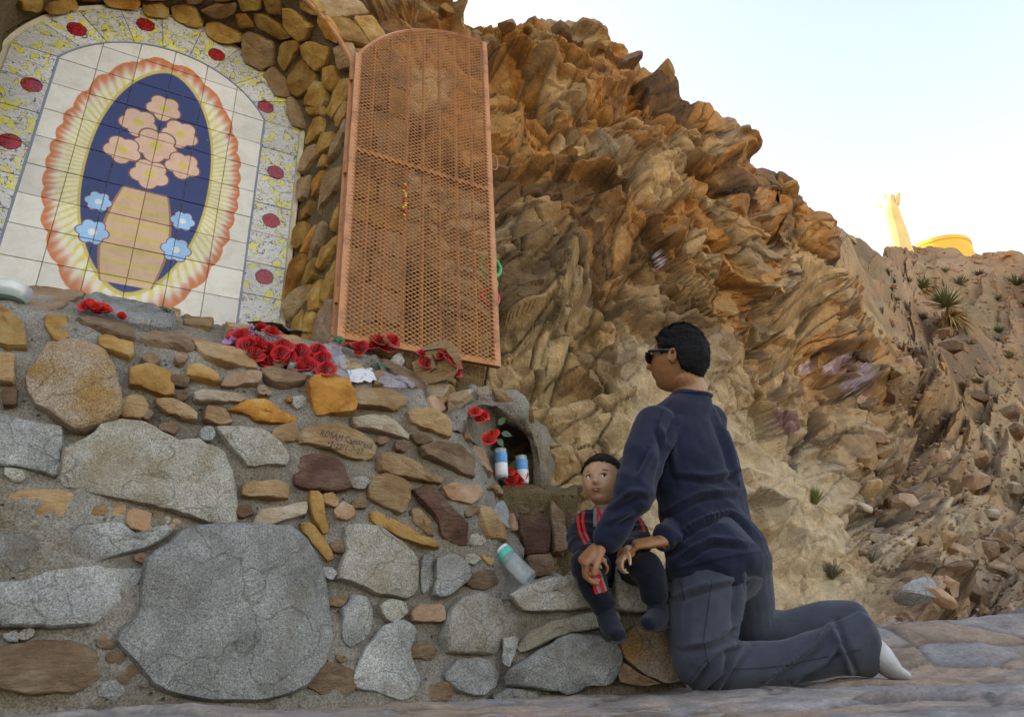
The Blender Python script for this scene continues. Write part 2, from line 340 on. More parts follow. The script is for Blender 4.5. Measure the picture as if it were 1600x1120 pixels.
def blur2(a,n):
    a=a.reshape(NU,NV)
    for _ in range(n):
        b=np.pad(a,1,mode='edge'); a=(b[:-2,1:-1]+2*b[1:-1,1:-1]+b[2:,1:-1])/4; b=np.pad(a,1,mode='edge'); a=(b[1:-1,:-2]+2*b[1:-1,1:-1]+b[1:-1,2:])/4
    return a.ravel()
gsp=np.linalg.norm(np.gradient(G,axis=0),axis=2).ravel()+1e-6; gsv=np.linalg.norm(np.gradient(G,axis=1),axis=2).ravel()+1e-6; dG=disp.reshape(NU,NV)
steep=np.maximum(np.abs(np.gradient(dG,axis=0)).ravel()/gsp,np.abs(np.gradient(dG,axis=1)).ravel()/gsv); wst=blur2(smooth01(1.6,3.5,steep),2)   # ease only the steps too steep for the grid
disp=disp*(1-wst)+blur2(disp,3)*wst
disp*=1-.55*smooth01(4.2,5,VV)
fade=smooth01(-.2,.35,VV)*.8+.2
nd=nr*(1-far[:,None])+np.array([0,0,1.])*far[:,None]; Pd=P+nd*(disp*fade)[:,None]
# colours belong to the blocks
t=np.clip(.5*rB[:,4]+.32*rA[:,4]+.28*rC[:,4]-.05+.16*fnoise(P,.8,31,3),0,1)
t=np.clip(.5+1.45*(t-.48),0,1); cw=pal(t,WARM); cg=pal(t,GREY); cp=pal(t,PINK)
low=(1-smooth01(1.2,3.0,VV))[:,None]; right=smooth01(12.5,14.5,UU)[:,None]
warm_up=smooth01(1.6,3.4,VV)[:,None]
colr=cw*warm_up+cg*(1-warm_up); k=right*low; colr=colr*(1-k)+cp*k
colr=colr*(1-slab[:,None])+(pal(np.clip(.5+.5*fnoise(P@RS.T*np.array([1,1,6]),1.2,91,4),0,1),[(.25,.175,.115),(.33,.24,.16),(.40,.30,.205),(.31,.25,.19)]))*slab[:,None]
crack=np.clip(1-.75*np.exp(-eE/.018)*(1-.6*slab)-.7*np.exp(-eB/.022)*(1-slab)-.5*np.exp(-eA/.02)*(1-.7*slab),.45,1)   # block colour darkened along the joints
colr*=crack[:,None]; colr*=np.array([1.04,.98,.88])
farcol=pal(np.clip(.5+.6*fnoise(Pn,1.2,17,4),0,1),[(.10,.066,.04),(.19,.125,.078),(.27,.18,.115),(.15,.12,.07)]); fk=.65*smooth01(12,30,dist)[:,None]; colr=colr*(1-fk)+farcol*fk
# paint marks left on the rock by visitors
qx,qy=proj(Pd)
def paint(poly,col,a):
    m=in_poly(qx,qy,poly)&(VV<5)&(fnoise(P,14,5,2)>-.55); colr[m]=colr[m]*(1-a)+np.array(col)*a
for poly in ([(1285,572),(1328,548),(1334,555),(1312,572),(1308,585),(1288,585)],[(1315,570),(1352,558),(1360,578),(1330,584),(1318,580)],[(1316,596),(1366,581),(1362,592),(1330,605),(1310,608)],[(1330,603),(1345,606),(1368,624),(1352,624),(1332,612)],[(1248,572),(1262,564),(1266,582),(1250,586)]): paint(poly,(.50,.35,.39),.75)
paint([(1200,642),(1246,641),(1250,672),(1225,680),(1214,662)],(.13,.05,.055),.85)
paint([(1019,397),(1025,395),(1038,410),(1034,416)],(.72,.66,.80),.9)
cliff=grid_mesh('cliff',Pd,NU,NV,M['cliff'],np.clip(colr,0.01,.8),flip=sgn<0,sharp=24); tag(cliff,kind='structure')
# the mountain that stands behind and keeps this side in its shade
az=np.radians(np.linspace(-150,16,90)); dd=np.linspace(9,100,60); AZ,DD=np.meshgrid(az,dd,indexing='ij')
e=np.radians(37-17*smooth01(math.radians(-6),math.radians(14),AZ)); prof=np.where(DD<72,DD,72-(DD-72)*2.4)
ZZ=prof*np.tan(e)*smooth01(math.radians(-150),math.radians(-110),AZ)-1.5*(1-smooth01(9,16,DD))-2
Pm=np.stack([np.sin(AZ)*DD,np.cos(AZ)*DD,ZZ],2).reshape(-1,3); Pm[:,2]+=1.5*fnoise(Pm,.12,5,4)
cm=pal(np.clip(.5+.5*fnoise(Pm,.3,17,4),0,1),WARM[1:6])
mo=grid_mesh('mountain',Pm,90,60,M['cliff'],cm,flip=True); tag(mo,kind='structure')
# ground: rock-paved terrace, one sheet out to the horizon
def axis(lo,hi,near,n1,n2): 
    a=np.linspace(-near[0],near[1],n1); l=-near[0]-np.geomspace(.05,abs(lo)-near[0],n2)[::-1]; r=near[1]+np.geomspace(.05,hi-near[1],n2); return np.concatenate([l,a,r])
gx=axis(-400,400,(2.2,3.6),420,40); gy=axis(-400,400,(0.4,4.4),420,40)
GX,GY=np.meshgrid(gx,gy,indexing='ij'); Pg=np.stack([GX.ravel(),GY.ravel(),np.zeros(GX.size)],1); gd=np.hypot(Pg[:,0],Pg[:,1])
def ground_z(x,y):
    x=np.asarray(x,float); y=np.asarray(y,float)
    z=.012+.05*(1-smooth01(-1.1,-.3,x))*smooth01(.4,.9,y)+.20*smooth01(2.36,3.1,y-.02*x)*smooth01(.55,.9,x)*(1-smooth01(2.2,4,x))
    return z-.06*(1-smooth01(.2,.8,np.hypot(x,y)))
inn=1-smooth01(5,9,gd)
dg,rg,eg=block_disp(Pg*np.array([1,1.9,1])+.1*np.stack([fnoise(Pg,2,k,3) for k in (1,2,3)],1),.42,21,.022,.03,.012,.06)
Pg[:,2]=ground_z(Pg[:,0],Pg[:,1])+(dg+.010*fnoise(Pg,3,40,4)+.005*fnoise(Pg,14,41,3))*inn*(.35+.65*smooth01(.3,1.2,gd))
Pg[:,2]-=smooth01(12,60,gd)*.8
cgd=pal(np.clip(.6*rg[:,4]+.3+.3*fnoise(Pg,1.5,60,4),0,1),[(.135,.112,.10),(.205,.185,.178),(.28,.22,.185),(.225,.208,.208),(.30,.21,.155),(.23,.165,.125)])
cgd*=np.clip(1-.6*np.exp(-eg/.04),.4,1)[:,None]*inn[:,None]+(1-inn[:,None])*1.0; cgd=cgd*inn[:,None]+(1-inn[:,None])*np.array([.40,.30,.20])
gr=grid_mesh('ground',Pg,len(gx),len(gy),M['groundm'],cgd); tag(gr,kind='structure')
# ================================================================== STONE WALL (retaining wall with sloping ledge)
W0=atd(600,1000,2.2); S0=atd(806,850,2.48); SM=np.array([math.cos(math.radians(14)),-math.sin(math.radians(14)),0.]); SDIR=np.array([-SM[1],SM[0],0.]); RC=.30
PB=[0,.04,.07,.12,.345,.745,.95]; PZ=[0,.94,1.03,1.09,1.29,1.485,1.53]
def bz(z): return np.interp(z,[-9]+PZ,[0]+PB)
Lf=np.linalg.solve(np.array([N[:2],SM[:2]]),np.array([W0[:2]@N[:2]-RC,S0[:2]@SM[:2]-RC])); CC=np.array([Lf[0],Lf[1],0.])
def lean(z): return .20*np.clip((z-.5)/.45,0,1.3)   # the wall end leans back to the niche
def wallD(p):
    p=np.asarray(p,float); p=p+A*lean(p[...,2])[...,None]; f=(p-W0)@N; g=(p-S0)@SM; v=p-CC; corner=((v@A)>0)&((v@SDIR)<0)
    return np.where(corner,np.hypot(v[...,0],v[...,1])-RC,np.where((v@A)<=0,f,g))+bz(p[...,2])
TT=np.arange(1.2,4.2,.004)
def on_wall(x,y):
    v=ray(x,y); pts=CAM+TT[:,None]*v; d=wallD(pts); k=np.argmax(d<0)
    if d[k]>=0: k=int(np.argmin(d))
    p=pts[k]; e=1e-3
    n=np.array([wallD(p+np.eye(3)[i]*e)-wallD(p-np.eye(3)[i]*e) for i in range(3)]); n/=np.linalg.norm(n)+1e-9
    return p,n
def stone(pix,surf,mat,parent,h=.03,name='stone',n=None,rough=1.0,sink=.03,seed=None,grow=1.05):
    """one stone: outline on the surface it is set in, proud of the mortar, faceted and chipped"""
    sd_=random.random()*50 if seed is None else seed; cx_=sum(q[0] for q in pix)/len(pix); cy_=sum(q[1] for q in pix)/len(pix); pix=[(cx_+(q[0]-cx_)*grow,cy_+(q[1]-cy_)*(grow+.01)) for q in pix]
    pn=[surf(*q) for q in pix]; P3=np.array([q[0] for q in pn]); N3=np.array([q[1] for q in pn])
    P3c=[];N3c=[]
    for i in range(len(P3)):                         # knock the corners off a little
        a,b=P3[i],P3[(i+1)%len(P3)]; na,nb=N3[i],N3[(i+1)%len(P3)]
        P3c+=[a*.93+b*.07,a*.07+b*.93]; N3c+=[na,nb]
    P3c=np.array(P3c);N3c=np.array(N3c); seg=np.linalg.norm(np.roll(P3c,-1,0)-P3c,axis=1); tot=seg.sum()
    m=n or int(np.clip(tot/.022,14,46)); cum=np.concatenate([[0],np.cumsum(seg)]); q=np.linspace(0,tot,m,endpoint=False)
    PP=np.vstack([P3c,P3c[:1]]);NN=np.vstack([N3c,N3c[:1]])
    O=np.stack([np.interp(q,cum,PP[:,k]) for k in range(3)],1); ON=np.stack([np.interp(q,cum,NN[:,k]) for k in range(3)],1)
    C=O.mean(0); CN=ON.mean(0); CN/=np.linalg.norm(CN)
    size=math.sqrt(max(1e-6,tot*tot/14)); tilt=rng.normal(size=3)*.10; fac=rng.normal(size=(3,3)); fac/=np.linalg.norm(fac,axis=1)[:,None]
    V=[];h=h*.72; ringdef=[(1.02,-sink),(1.02,h*.45),(.985,h*.9),(.93,h*1.0),(.74,h*1.08),(.46,h*1.14),(.2,h*1.16)]
    for f,hh in ringdef:
        for i in range(m):
            p=C+(O[i]-C)*f; nn=ON[i]*f+CN*(1-f); nn=nn/np.linalg.norm(nn)
            if hh>0:
                r=fbm(p,1/size*1.3,sd_,3)*.35*h*rough+fbm(p,38,sd_,3)*.005*rough+fbm(p,8,sd_+3,3)*.014*min(1,size/.25)
                r+=(p-C)@tilt*(.6 if f<.95 else .3)
                for w_ in fac: r-=max(0,((p-C)@w_)/size-.34)*.28*size*(1 if f>.5 else .7)
                hq=hh+np.clip(r,-.6*h,.8*h)
            else: hq=hh
            ed=fbm(O[i],30,sd_+9,3)*.006*f+fbm(O[i],90,sd_+4,2)*.0025*f
            V.append(p+nn*hq+(O[i]-C)/np.linalg.norm(O[i]-C)*ed)
    V.append(C+CN*(h*1.16)); k=len(ringdef); F=[]
    for r in range(k-1):
        for i in range(m): F.append((r*m+i,r*m+(i+1)%m,(r+1)*m+(i+1)%m,(r+1)*m+i))
    for i in range(m): F.append(((k-1)*m+i,(k-1)*m+(i+1)%m,k*m))
    a=V[F[0][1]]-V[F[0][0]]; 
    ar=sum(np.cross(O[i]-C,O[(i+1)%m]-C) for i in range(m))@CN
    if ar<0: F=[tuple(reversed(f)) for f in F]
    return mobj(name,V,F,M[mat],parent,True,27)
# mortar body
zs=np.concatenate([np.linspace(-.12,1.0,130),np.linspace(1.01,1.53,80)]); us=np.concatenate([np.linspace(-2.6,0,330),np.linspace(0,1,26)[1:],1+np.linspace(0,.75,50)[1:]])
V=np.zeros((len(us),len(zs),3)); NM=np.zeros_like(V); thN=math.atan2(N[1],N[0]); thM=math.atan2(SM[1],SM[0])
for j,z in enumerate(zs):
    b=bz(z); r=RC-b
    for i,u in enumerate(us):
        if u<=0: p=CC+N*r+A*u; nn=N
        elif u<=1: th=thN+(thM-thN)*u; nn=np.array([math.cos(th),math.sin(th),0]); p=CC+nn*r
        else: nn=SM; p=CC+SM*r+SDIR*(u-1)
        sl=np.interp(z,PZ[:-1],np.gradient(PB[:-1],PZ[:-1])); nn=nn+np.array([0,0,sl]); V[i,j]=p-A*lean(z); V[i,j,2]=z; NM[i,j]=nn/np.linalg.norm(nn)
Pw=V.reshape(-1,3); Nw=NM.reshape(-1,3)
Pw=Pw+Nw*(.020*fnoise(Pw,4,3,3)+.014*fnoise(Pw,13,8,3)+.005*fnoise(Pw,50,12,2)-.002)[:,None]
wall=grid_mesh('stone_wall',Pw,len(us),len(zs),M['mortar']); tag(wall,'rubble stone retaining wall set in grey mortar below the tiled alcove','wall')
Z_={'F':(0,520,3.2),'G':(0,800,3.2),'H':(450,780,3.2),'E':(300,480,3.2),'L':(0,380,5.714),'B':(0,300,3.2),'J':(700,950,4.0),'C':(440,0,3.733),'D':(440,280,3.5),'A':(0,0,3.2),'K':(890,820,5.9),'Q':(680,580,3.11)}
def zp(z,s): ox,oy,k=Z_[z]; v=[float(t) for t in s.replace(',',' ').split()]; return [(ox+v[i]/k,oy+v[i+1]/k) for i in range(0,len(v),2)]
WALL=[('L','ochre',.03,'0 600 60 650 180 770 240 850 230 920 130 930 0 900 -150 800 -150 600'),
('F','ochre',.025,'490 40 540 30 660 70 670 110 640 135 540 105 495 75'),('F','brown',.03,'690 30 760 15 930 30 970 70 960 105 870 75 760 65 700 55'),
('F','pinkg',.065,'135 240 180 180 240 90 330 75 440 100 520 150 575 230 598 370 590 410 530 460 420 490 370 490 280 430 190 370 150 320'),
('F','ochre',.03,'640 200 720 180 860 215 860 310 830 320 730 285 655 260'),('F','ochre',.025,'930 180 1000 170 1090 215 1095 255 1040 250 940 225'),
('F','salmon',.03,'1105 275 1130 225 1295 210 1300 260 1180 275'),('F','white',.03,'975 310 1010 292 1130 300 1215 320 1215 355 1100 350 975 350'),
('F','tan',.025,'780 335 850 335 940 365 985 410 975 440 900 430 830 405 790 375'),('F','orange',.022,'1140 395 1250 345 1330 345 1390 395 1480 420 1480 450 1400 450 1290 450 1210 405'),
('F','blue',.03,'-120 400 0 420 130 450 305 480 290 725 200 690 40 660 -120 640'),
('F','pale',.05,'335 600 480 535 490 490 610 462 720 475 830 520 900 555 960 540 1030 575 1100 610 1130 690 1170 880 1165 965 1110 960 960 920 760 865 600 825 450 795 340 775 310 735 330 680'),
('F','pale',.03,'1075 475 1200 470 1330 505 1400 560 1437 620 1430 662 1330 660 1250 675 1200 625 1140 560'),
('F','tan',.02,'-90 900 70 810 150 790 320 790 400 830 370 900 300 945 150 935 -90 935'),('F','tan',.03,'1210 750 1390 745 1450 760 1430 830 1340 830 1205 820'),
('F','white',.03,'1270 960 1290 890 1400 875 1530 850 1535 905 1420 940 1340 970'),('F','tan',.025,'-60 110 70 120 75 250 60 270 -60 240'),('F','brown',.02,'10 290 85 275 85 360 20 370'),
('G','blue',.04,'365 90 400 75 600 60 640 95 690 130 760 95 840 70 845 120 760 170 600 215 410 268 372 240 362 170'),('G','blue',.02,'-90 120 100 110 250 130 270 200 150 260 80 305 40 260 -90 225'),
('G','blue',.045,'-160 385 150 350 250 310 480 285 720 292 690 340 600 450 540 510 460 560 330 578 200 565 -160 572'),
('G','blue',.075,'735 270 860 180 930 110 1100 100 1300 100 1440 110 1500 150 1560 250 1600 340 1640 600 1600 740 1500 860 1300 920 1000 910 870 880 760 830 720 760 600 650 600 600 700 540 720 440'),
('G','brown',.022,'-120 700 150 650 380 650 480 720 500 830 380 900 100 900 -120 840'),
('H','pale',.045,'245 370 290 260 280 150 330 140 450 150 560 230 610 290 638 380 630 440 600 490 530 480 430 460 330 420 250 395'),
('H','ochre',.025,'60 130 110 120 160 180 215 270 215 305 180 300 110 210 65 160'),('H','ochre',.025,'105 -30 160 -30 185 100 200 170 180 175 130 110 105 50'),
('H','salmon',.022,'225 60 270 15 320 40 330 80 290 108 240 90'),('H','ochre',.03,'410 75 440 60 540 110 640 175 745 225 740 250 650 230 540 190 430 120'),
('H','tan',.022,'615 60 650 50 700 110 720 180 700 185 620 125'),('H','dark',.03,'620 -40 700 -60 770 0 800 50 890 120 885 230 820 215 760 190 740 100 690 40'),
('H','tan',.03,'945 40 1000 60 1060 130 1090 215 1040 200 990 195 950 110'),('H','salmon',.02,'1100 70 1150 130 1165 175 1120 150'),('H','blue',.018,'670 290 720 280 700 440 670 470 660 400'),
('H','blue',.025,'740 300 830 275 890 330 905 400 850 440 770 495 735 480 740 400'),('H','blue',.022,'270 560 310 490 380 490 420 550 425 620 380 690 320 740 270 700'),
('H','salmon',.02,'610 580 650 530 775 525 780 610 640 610'),('H','pale',.05,'800 760 780 700 800 560 870 500 950 480 1040 520 1050 600 1030 760 960 770'),
('H','blue',.02,'320 900 400 740 480 640 570 615 640 660 600 760 650 900 640 960 560 1000 450 960 330 930'),('H','blue',.03,'770 880 850 800 960 790 1040 860 1050 920 960 980 850 960'),
('H','ochre',.015,'955 290 1010 250 1030 300 1000 330'),('H','blue',.015,'1015 60 1060 10 1095 80 1090 150 1050 110'),
('E','orange',.05,'575 410 600 365 720 360 770 390 800 450 818 500 800 530 720 535 610 545 590 480'),('E','tan',.03,'800 430 850 420 1000 425 1070 450 1065 490 1000 530 940 505 820 495'),
('E','white',.028,'805 555 880 545 960 550 1030 590 1080 640 1075 665 1000 640 900 615 820 600'),('E','tan',.03,'1075 530 1110 510 1200 530 1260 560 1275 620 1280 655 1200 625 1100 580'),
('E','tan',.032,'530 665 560 610 640 600 740 600 860 640 915 690 905 740 870 765 760 750 700 720 620 700 540 690'),('E','dark',.03,'505 790 560 745 680 745 750 800 790 910 700 920 600 915 520 890'),
('E','tan',.03,'935 760 960 730 1060 760 1150 800 1165 830 1250 850 1250 880 1150 865 1030 850 940 830'),('E','brown',.03,'1140 700 1230 680 1310 700 1390 760 1400 850 1330 820 1240 780 1170 750'),
('E','tan',.03,'880 890 900 850 1000 845 1095 890 1080 960 1045 1030 960 1000 890 960'),('E','salmon',.025,'1240 900 1320 880 1420 905 1430 960 1380 985 1290 960'),
('E','tan',.025,'1265 510 1400 540 1395 600 1370 600 1290 550'),('E','tan',.03,'1355 620 1400 575 1470 600 1470 650 1430 655 1420 680 1370 660'),('E','salmon',.025,'1395 700 1440 710 1490 800 1495 845 1440 800 1400 760'),
('E','tan',.025,'1495 740 1530 760 1555 880 1530 870 1500 800'),('E','tan',.02,'1465 910 1510 890 1560 920 1555 945 1500 930'),('E','white',.018,'320 410 360 400 395 430 390 445 330 440'),('E','orange',.015,'470 455 500 450 492 480 470 480'),
('E','tan',.03,'0 180 60 195 120 200 200 225 290 250 325 305 250 300 150 285 60 250'),('E','brown',.025,'345 310 430 310 520 340 570 360 560 380 480 390 400 380 350 340'),
('E','brown',.03,'940 290 1000 295 1100 340 1165 400 1170 440 1080 400 1000 350'),('E','white',.03,'1175 370 1215 345 1265 375 1285 420 1200 400'),('E','tan',.025,'730 280 830 270 900 300 860 320 740 320'),('E','tan',.025,'900 330 960 340 990 390 900 395'),
('L','salmon',.03,'200 390 420 400 600 440 800 470 600 530 420 590 250 560 190 510'),('L','blue',.05,'780 540 880 500 1100 510 1300 580 1500 680 1550 730 1480 790 1300 760 1100 720 900 640 690 640'),
('L','ochre',.02,'280 310 420 320 430 360 290 345'),('L','ochre',.02,'890 460 1000 450 1200 500 1230 530 1000 500'),('L','ochre',.025,'400 650 600 700 610 830 570 900 490 890 400 760'),('L','brown',.03,'690 670 930 740 1130 750 1200 810 1190 890 1000 850 700 740'),
('B','tan',.025,'910 615 990 620 1060 650 1060 665 920 650'),('B','tan',.025,'1110 660 1200 680 1250 710 1130 700'),('B','tan',.03,'1390 740 1500 750 1520 790 1420 790'),('B','tan',.03,'850 590 900 600 895 640 850 630')]
wall_stones=[stone(zp(z,s),on_wall,m,wall,h) for z,m,h,s in WALL]
# small packing stones, half buried in the mortar between the big ones
polys=[np.array(zp(z,s)) for z,m,h,s in WALL]; rf=random.Random(5); placed=[]
def edge_dist(x,y):
    best=99
    for q in polys:
        if in_poly(np.array([x]),np.array([y]),q)[0]: return -1
        a=q; b=np.roll(q,-1,0); ab=b-a; t=np.clip(((np.array([x,y])-a)*ab).sum(1)/((ab*ab).sum(1)+1e-9),0,1); best=min(best,np.hypot(*(a+ab*t[:,None]-np.array([x,y])).T).min())
    for px_,py_,r_ in placed: best=min(best,math.hypot(x-px_,y-py_)-r_)
    return best
for _ in range(1500):
    x,y=rf.uniform(5,770),rf.uniform(560,1085); r_=min(edge_dist(x,y)-3,26)
    if r_<8 or (x>700 and y<700): continue
    placed.append((x,y,r_)); el=rf.uniform(1.1,1.7); a0=rf.uniform(-.4,.4); pg=[]
    for k in range(rf.choice((5,6,7))): pg.append(k)
    n_=len(pg); pg=[(x+r_*el*math.cos(a0)*math.cos(6.283*k/n_+rf.uniform(-.3,.3))-r_*math.sin(a0)*math.sin(6.283*k/n_),y+r_*math.sin(a0)*math.cos(6.283*k/n_)*el+r_*math.cos(a0)*math.sin(6.283*k/n_+rf.uniform(-.3,.3))) for k in range(n_)]
    stone(pg,on_wall,rf.choice(('brown','tan','salmon','blue','brown','pale') if y<880 else ('blue','blue','brown','pale')),wall,rf.uniform(.012,.022))
# ================================================================== STEP / BENCH and low niche beside the wall
B0=atd(900,1000,2.36); BN=np.array([.10,-1,.0]); BN/=np.linalg.norm(BN)
def on_bench(x,y): return onplane(x,y,B0,BN),BN
def block(name,front,back,z0,z1,mat,nu=90,nz=36,nt=36,seed=3,amp=.018,lip=.06):
    """front: plan polyline, back: plan polyline (same count); front face then top, one sheet"""
    front=np.array(front);back=np.array(back); t=np.linspace(0,len(front)-1,nu); fi=np.stack([np.interp(t,range(len(front)),front[:,k]) for k in (0,1)],1); bi=np.stack([np.interp(t,range(len(back)),back[:,k]) for k in (0,1)],1)
    rows=[]
    for z in np.linspace(z0,z1-lip,nz): rows.append(np.column_stack([fi,np.full(nu,z)]))
    for q in np.linspace(0,1,nt): rows.append(np.column_stack([fi*(1-q)+bi*q,np.full(nu,z1-lip*(1-min(1,q*6)))]))
    Pq=np.array(rows).transpose(1,0,2); nv=Pq.shape[1]; Pq=Pq.reshape(-1,3); nn=normals(Pq,nu,nv); nn*=np.sign((nn[:nv//3]@np.array([0,-1,.2])).sum())
    Pq=Pq+nn*(amp*2*fnoise(Pq,4,seed,3)+amp*fnoise(Pq,16,seed+5,3))[:,None]
    return grid_mesh(name,Pq,nu,nv,M[mat])
f0=B0-BN*.03; bx=np.array([-BN[1],BN[0],0]); 
bl=[f0+bx*t for t in (-.235,-.1,.15,.36)]
bench=block('stone_step',[(q[0],q[1]) for q in bl],[(q[0]+.06,q[1]+.8) for q in bl],-.1,.375,'mortar',amp=.024)
tag(bench,'low step of granite blocks the small child is sitting on','step')
BST=[('H','pale',.05,'1110 480 1180 440 1300 400 1460 390 1500 450 1540 530 1480 545 1320 562 1180 555'),('H','pale',.04,'1145 740 1210 660 1300 620 1400 590 1550 560 1640 570 1640 640 1570 640 1400 670 1310 700 1250 735 1170 760'),
('J','blue',.05,'375 430 400 380 560 280 720 170 890 180 1000 190 1070 260 1075 330 1040 430 1000 475 850 475 790 520 720 525 560 490 390 475'),('J','pinkg',.05,'1085 230 1150 120 1350 130 1480 300 1480 430 1350 465 1220 400 1100 310'),
('K','pale',.04,'425 400 640 400 860 420 880 640 720 790 430 790'),('J','blue',.02,'280 540 400 500 560 520 560 560 400 590 300 580'),('J','brown',.025,'1090 340 1200 410 1330 470 1200 480 1080 470 1060 420'),('J','blue',.02,'340 190 440 180 420 270 380 370 340 350')]
for z,m,h,s in BST: stone(zp(z,s),on_bench,m,bench,h,rough=1.3)
# stub wall under the niche shelf
T0=atd(835,820,2.74); TN=np.array([.30,-.95,.12]); TN/=np.linalg.norm(TN)
def on_stub(x,y): return onplane(x,y,T0,TN),TN
c0=onplane(770,820,T0,TN); c1=onplane(905,820,T0,TN); zsh=onplane(815,757,T0,TN)[2]
stub=block('candle_pier',[(c0[0],c0[1]),(c1[0],c1[1])],[(c0[0]+.12,c0[1]+.6),(c1[0]+.12,c1[1]+.6)],.1,zsh,'mortar2',40,20,14,9,.016,.05)
tag(stub,'short brown stone pier carrying the candles in the small niche','pier')
for m,s in (('brown','380 570 480 560 540 600 520 680 400 700 375 640'),('dark','400 710 500 690 560 740 540 880 440 890 410 800'),('brown','440 900 560 890 580 1000 470 1000'),('brown','550 620 620 700 640 860 580 880 560 720')): stone(zp('Q',s),on_stub,m,stub,.03)
# arched hood of the niche
oc=[(672,668),(690,634),(712,615),(742,604),(785,610),(818,634),(842,672),(856,720),(860,775)]; ic=[(715,672),(730,652),(742,641),(758,633),(784,640),(805,658),(822,684),(832,722),(836,770)]
hv=[];nh=len(oc)*6
def dense(c,k=8): t=np.linspace(0,len(c)-1,k*len(c)); return catmull(np.array(c,float),t)
oc=dense(oc);ic=dense(ic);nh=len(oc); back=np.array([.14,.55,.02])
dds=np.interp(oc[:,0]*.5+ic[:,0]*.5,[690,745,800,850],[2.40,2.475,2.60,2.84])
for i in range(nh):
    o=atd(*oc[i],dds[i]+.03); q=atd(*ic[i],dds[i]); md=atd(*(oc[i]*.5+ic[i]*.5),dds[i]-.02)
    rowp=[o+back*1.3,o+back*.5,o+back*.15,o,md,q,q+back*.12,q+back*.3,q+back*.6,q+back]; rr=[]
    tq=np.linspace(0,len(rowp)-1,46); rr=np.stack([np.interp(tq,range(len(rowp)),np.array(rowp)[:,k]) for k in range(3)],1); hv.append(rr)
hv=np.array(hv).reshape(-1,3); nn=normals(hv,nh,46); hv=hv+nn*(.030*fnoise(hv,6,3,3)+.012*fnoise(hv,20,8,3))[:,None]
hood=grid_mesh('niche_hood',hv,nh,46,M['mortar']); tag(hood,'arched mortar and stone hood over the small niche with candles','niche')
def on_hood(x,y):
    t=np.argmin(np.hypot(oc[:,0]*.6+ic[:,0]*.4-x,oc[:,1]*.6+ic[:,1]*.4-y)); v=-ray(x,y); n=v*np.array([1,1,0])+np.array([0,0,.5]); return atd(x,y,dds[t]-.012),n/np.linalg.norm(n)
for m,s in (('white','200 90 260 80 265 120 205 125'),('tan','275 85 330 100 385 150 370 165 300 130'),('tan','395 160 470 180 480 230 440 220'),('white','60 130 150 100 190 95 130 150 60 165')): stone(zp('Q',s),on_hood,m,hood,.018)
# ================================================================== ALCOVE: stone arch, reveal and soffit
MD=.40
def arch_par(t): return -.13*t,-1.38-.03*t,2.81-.17*t,3.26-.12*t
def ztop(s,t):
    sr,sl,zsp,zc=arch_par(t); hw=(sr-sl)/2; c=(sr+sl)/2; rise=zc-zsp; R=(hw*hw+rise*rise)/(2*rise); dx=np.minimum(np.abs(s-c),hw*.9999)
    return zc-R+np.sqrt(R*R-dx*dx)
def prof(t,n_side=34,n_arc=60,z0=1.15,off=0.0):
    sr,sl,zsp,zc=arch_par(t); sr+=off; sl-=off; zc+=off; pts=[(sr,z) for z in np.linspace(z0,zsp,n_side)]
    hw=(sr-sl)/2;c=(sr+sl)/2;rise=zc-zsp;R=(hw*hw+rise*rise)/(2*rise); zc0=zc-R; a0=math.asin(min(1,hw/R)); 
    if rise>hw: a0=math.pi-a0
    pts+=[(c+R*math.sin(q),zc0+R*math.cos(q)) for q in np.linspace(a0,-a0,n_arc)[1:-1]]
    pts+=[(sl,z) for z in np.linspace(zsp,z0,n_side)]; return np.array(pts)
BAND=.29; rows=[]
for q in np.linspace(0,1,12): pr=prof(0,off=BAND); rows.append([L2W(s,.9*(1-q)+.05*q,z) for s,z in pr])
for q in np.linspace(0,1,16)[1:]: pr=prof(0,off=BAND*(1-q)); rows.append([L2W(s,.05-.01*q,z) for s,z in pr])
for q in np.linspace(0,1,24)[1:]: pr=prof(q); rows.append([L2W(s,.04+(MD-.04)*q,z) for s,z in pr])
nr_,np_=len(rows),len(rows[0]); Pa=np.array(rows).reshape(-1,3); nn=normals(Pa,nr_,np_); nn*=np.sign(nn[(12+5)*np_+10]@N)
Pa=Pa+nn*(.010*fnoise(Pa,5,3,3)+.006*fnoise(Pa,20,9,3)-.004)[:,None]
arch=grid_mesh('stone_arch',Pa,nr_,np_,M['mortar2']); tag(arch,'stone arched alcove with deep reveal of yellow brown stones around the tiles','alcove')
def on_intrados(x,y):
    v=ray(x,y); q=CAM-HB0; k0=(-(q@-N))/(v@-N)     # where the ray crosses the front plane
    best=None
    for k in np.arange(k0,k0+2.2,.004):
        p=CAM+v*k; l=p-HB0; s=l@A; dep=-(l@N); t=min(max(dep/MD,0),1); sr,sl,zsp,zc=arch_par(t)
        out=(s>sr)or(s<sl)or(l[2]>ztop(s,t))
        if out or dep>MD-.02: break
    if s>sr-.02 and l[2]<zsp+.05: n=-A+N*.3
    elif s<sl+.02 and l[2]<zsp+.05: n=A+N*.3
    else:
        hw=(sr-sl)/2;c=(sr+sl)/2;rise=zc-zsp;R=(hw*hw+rise*rise)/(2*rise); n=A*(c-s)+np.array([0,0,zc-R-l[2]])
        n=n/np.linalg.norm(n)+N*.25
    return p,n/np.linalg.norm(n)
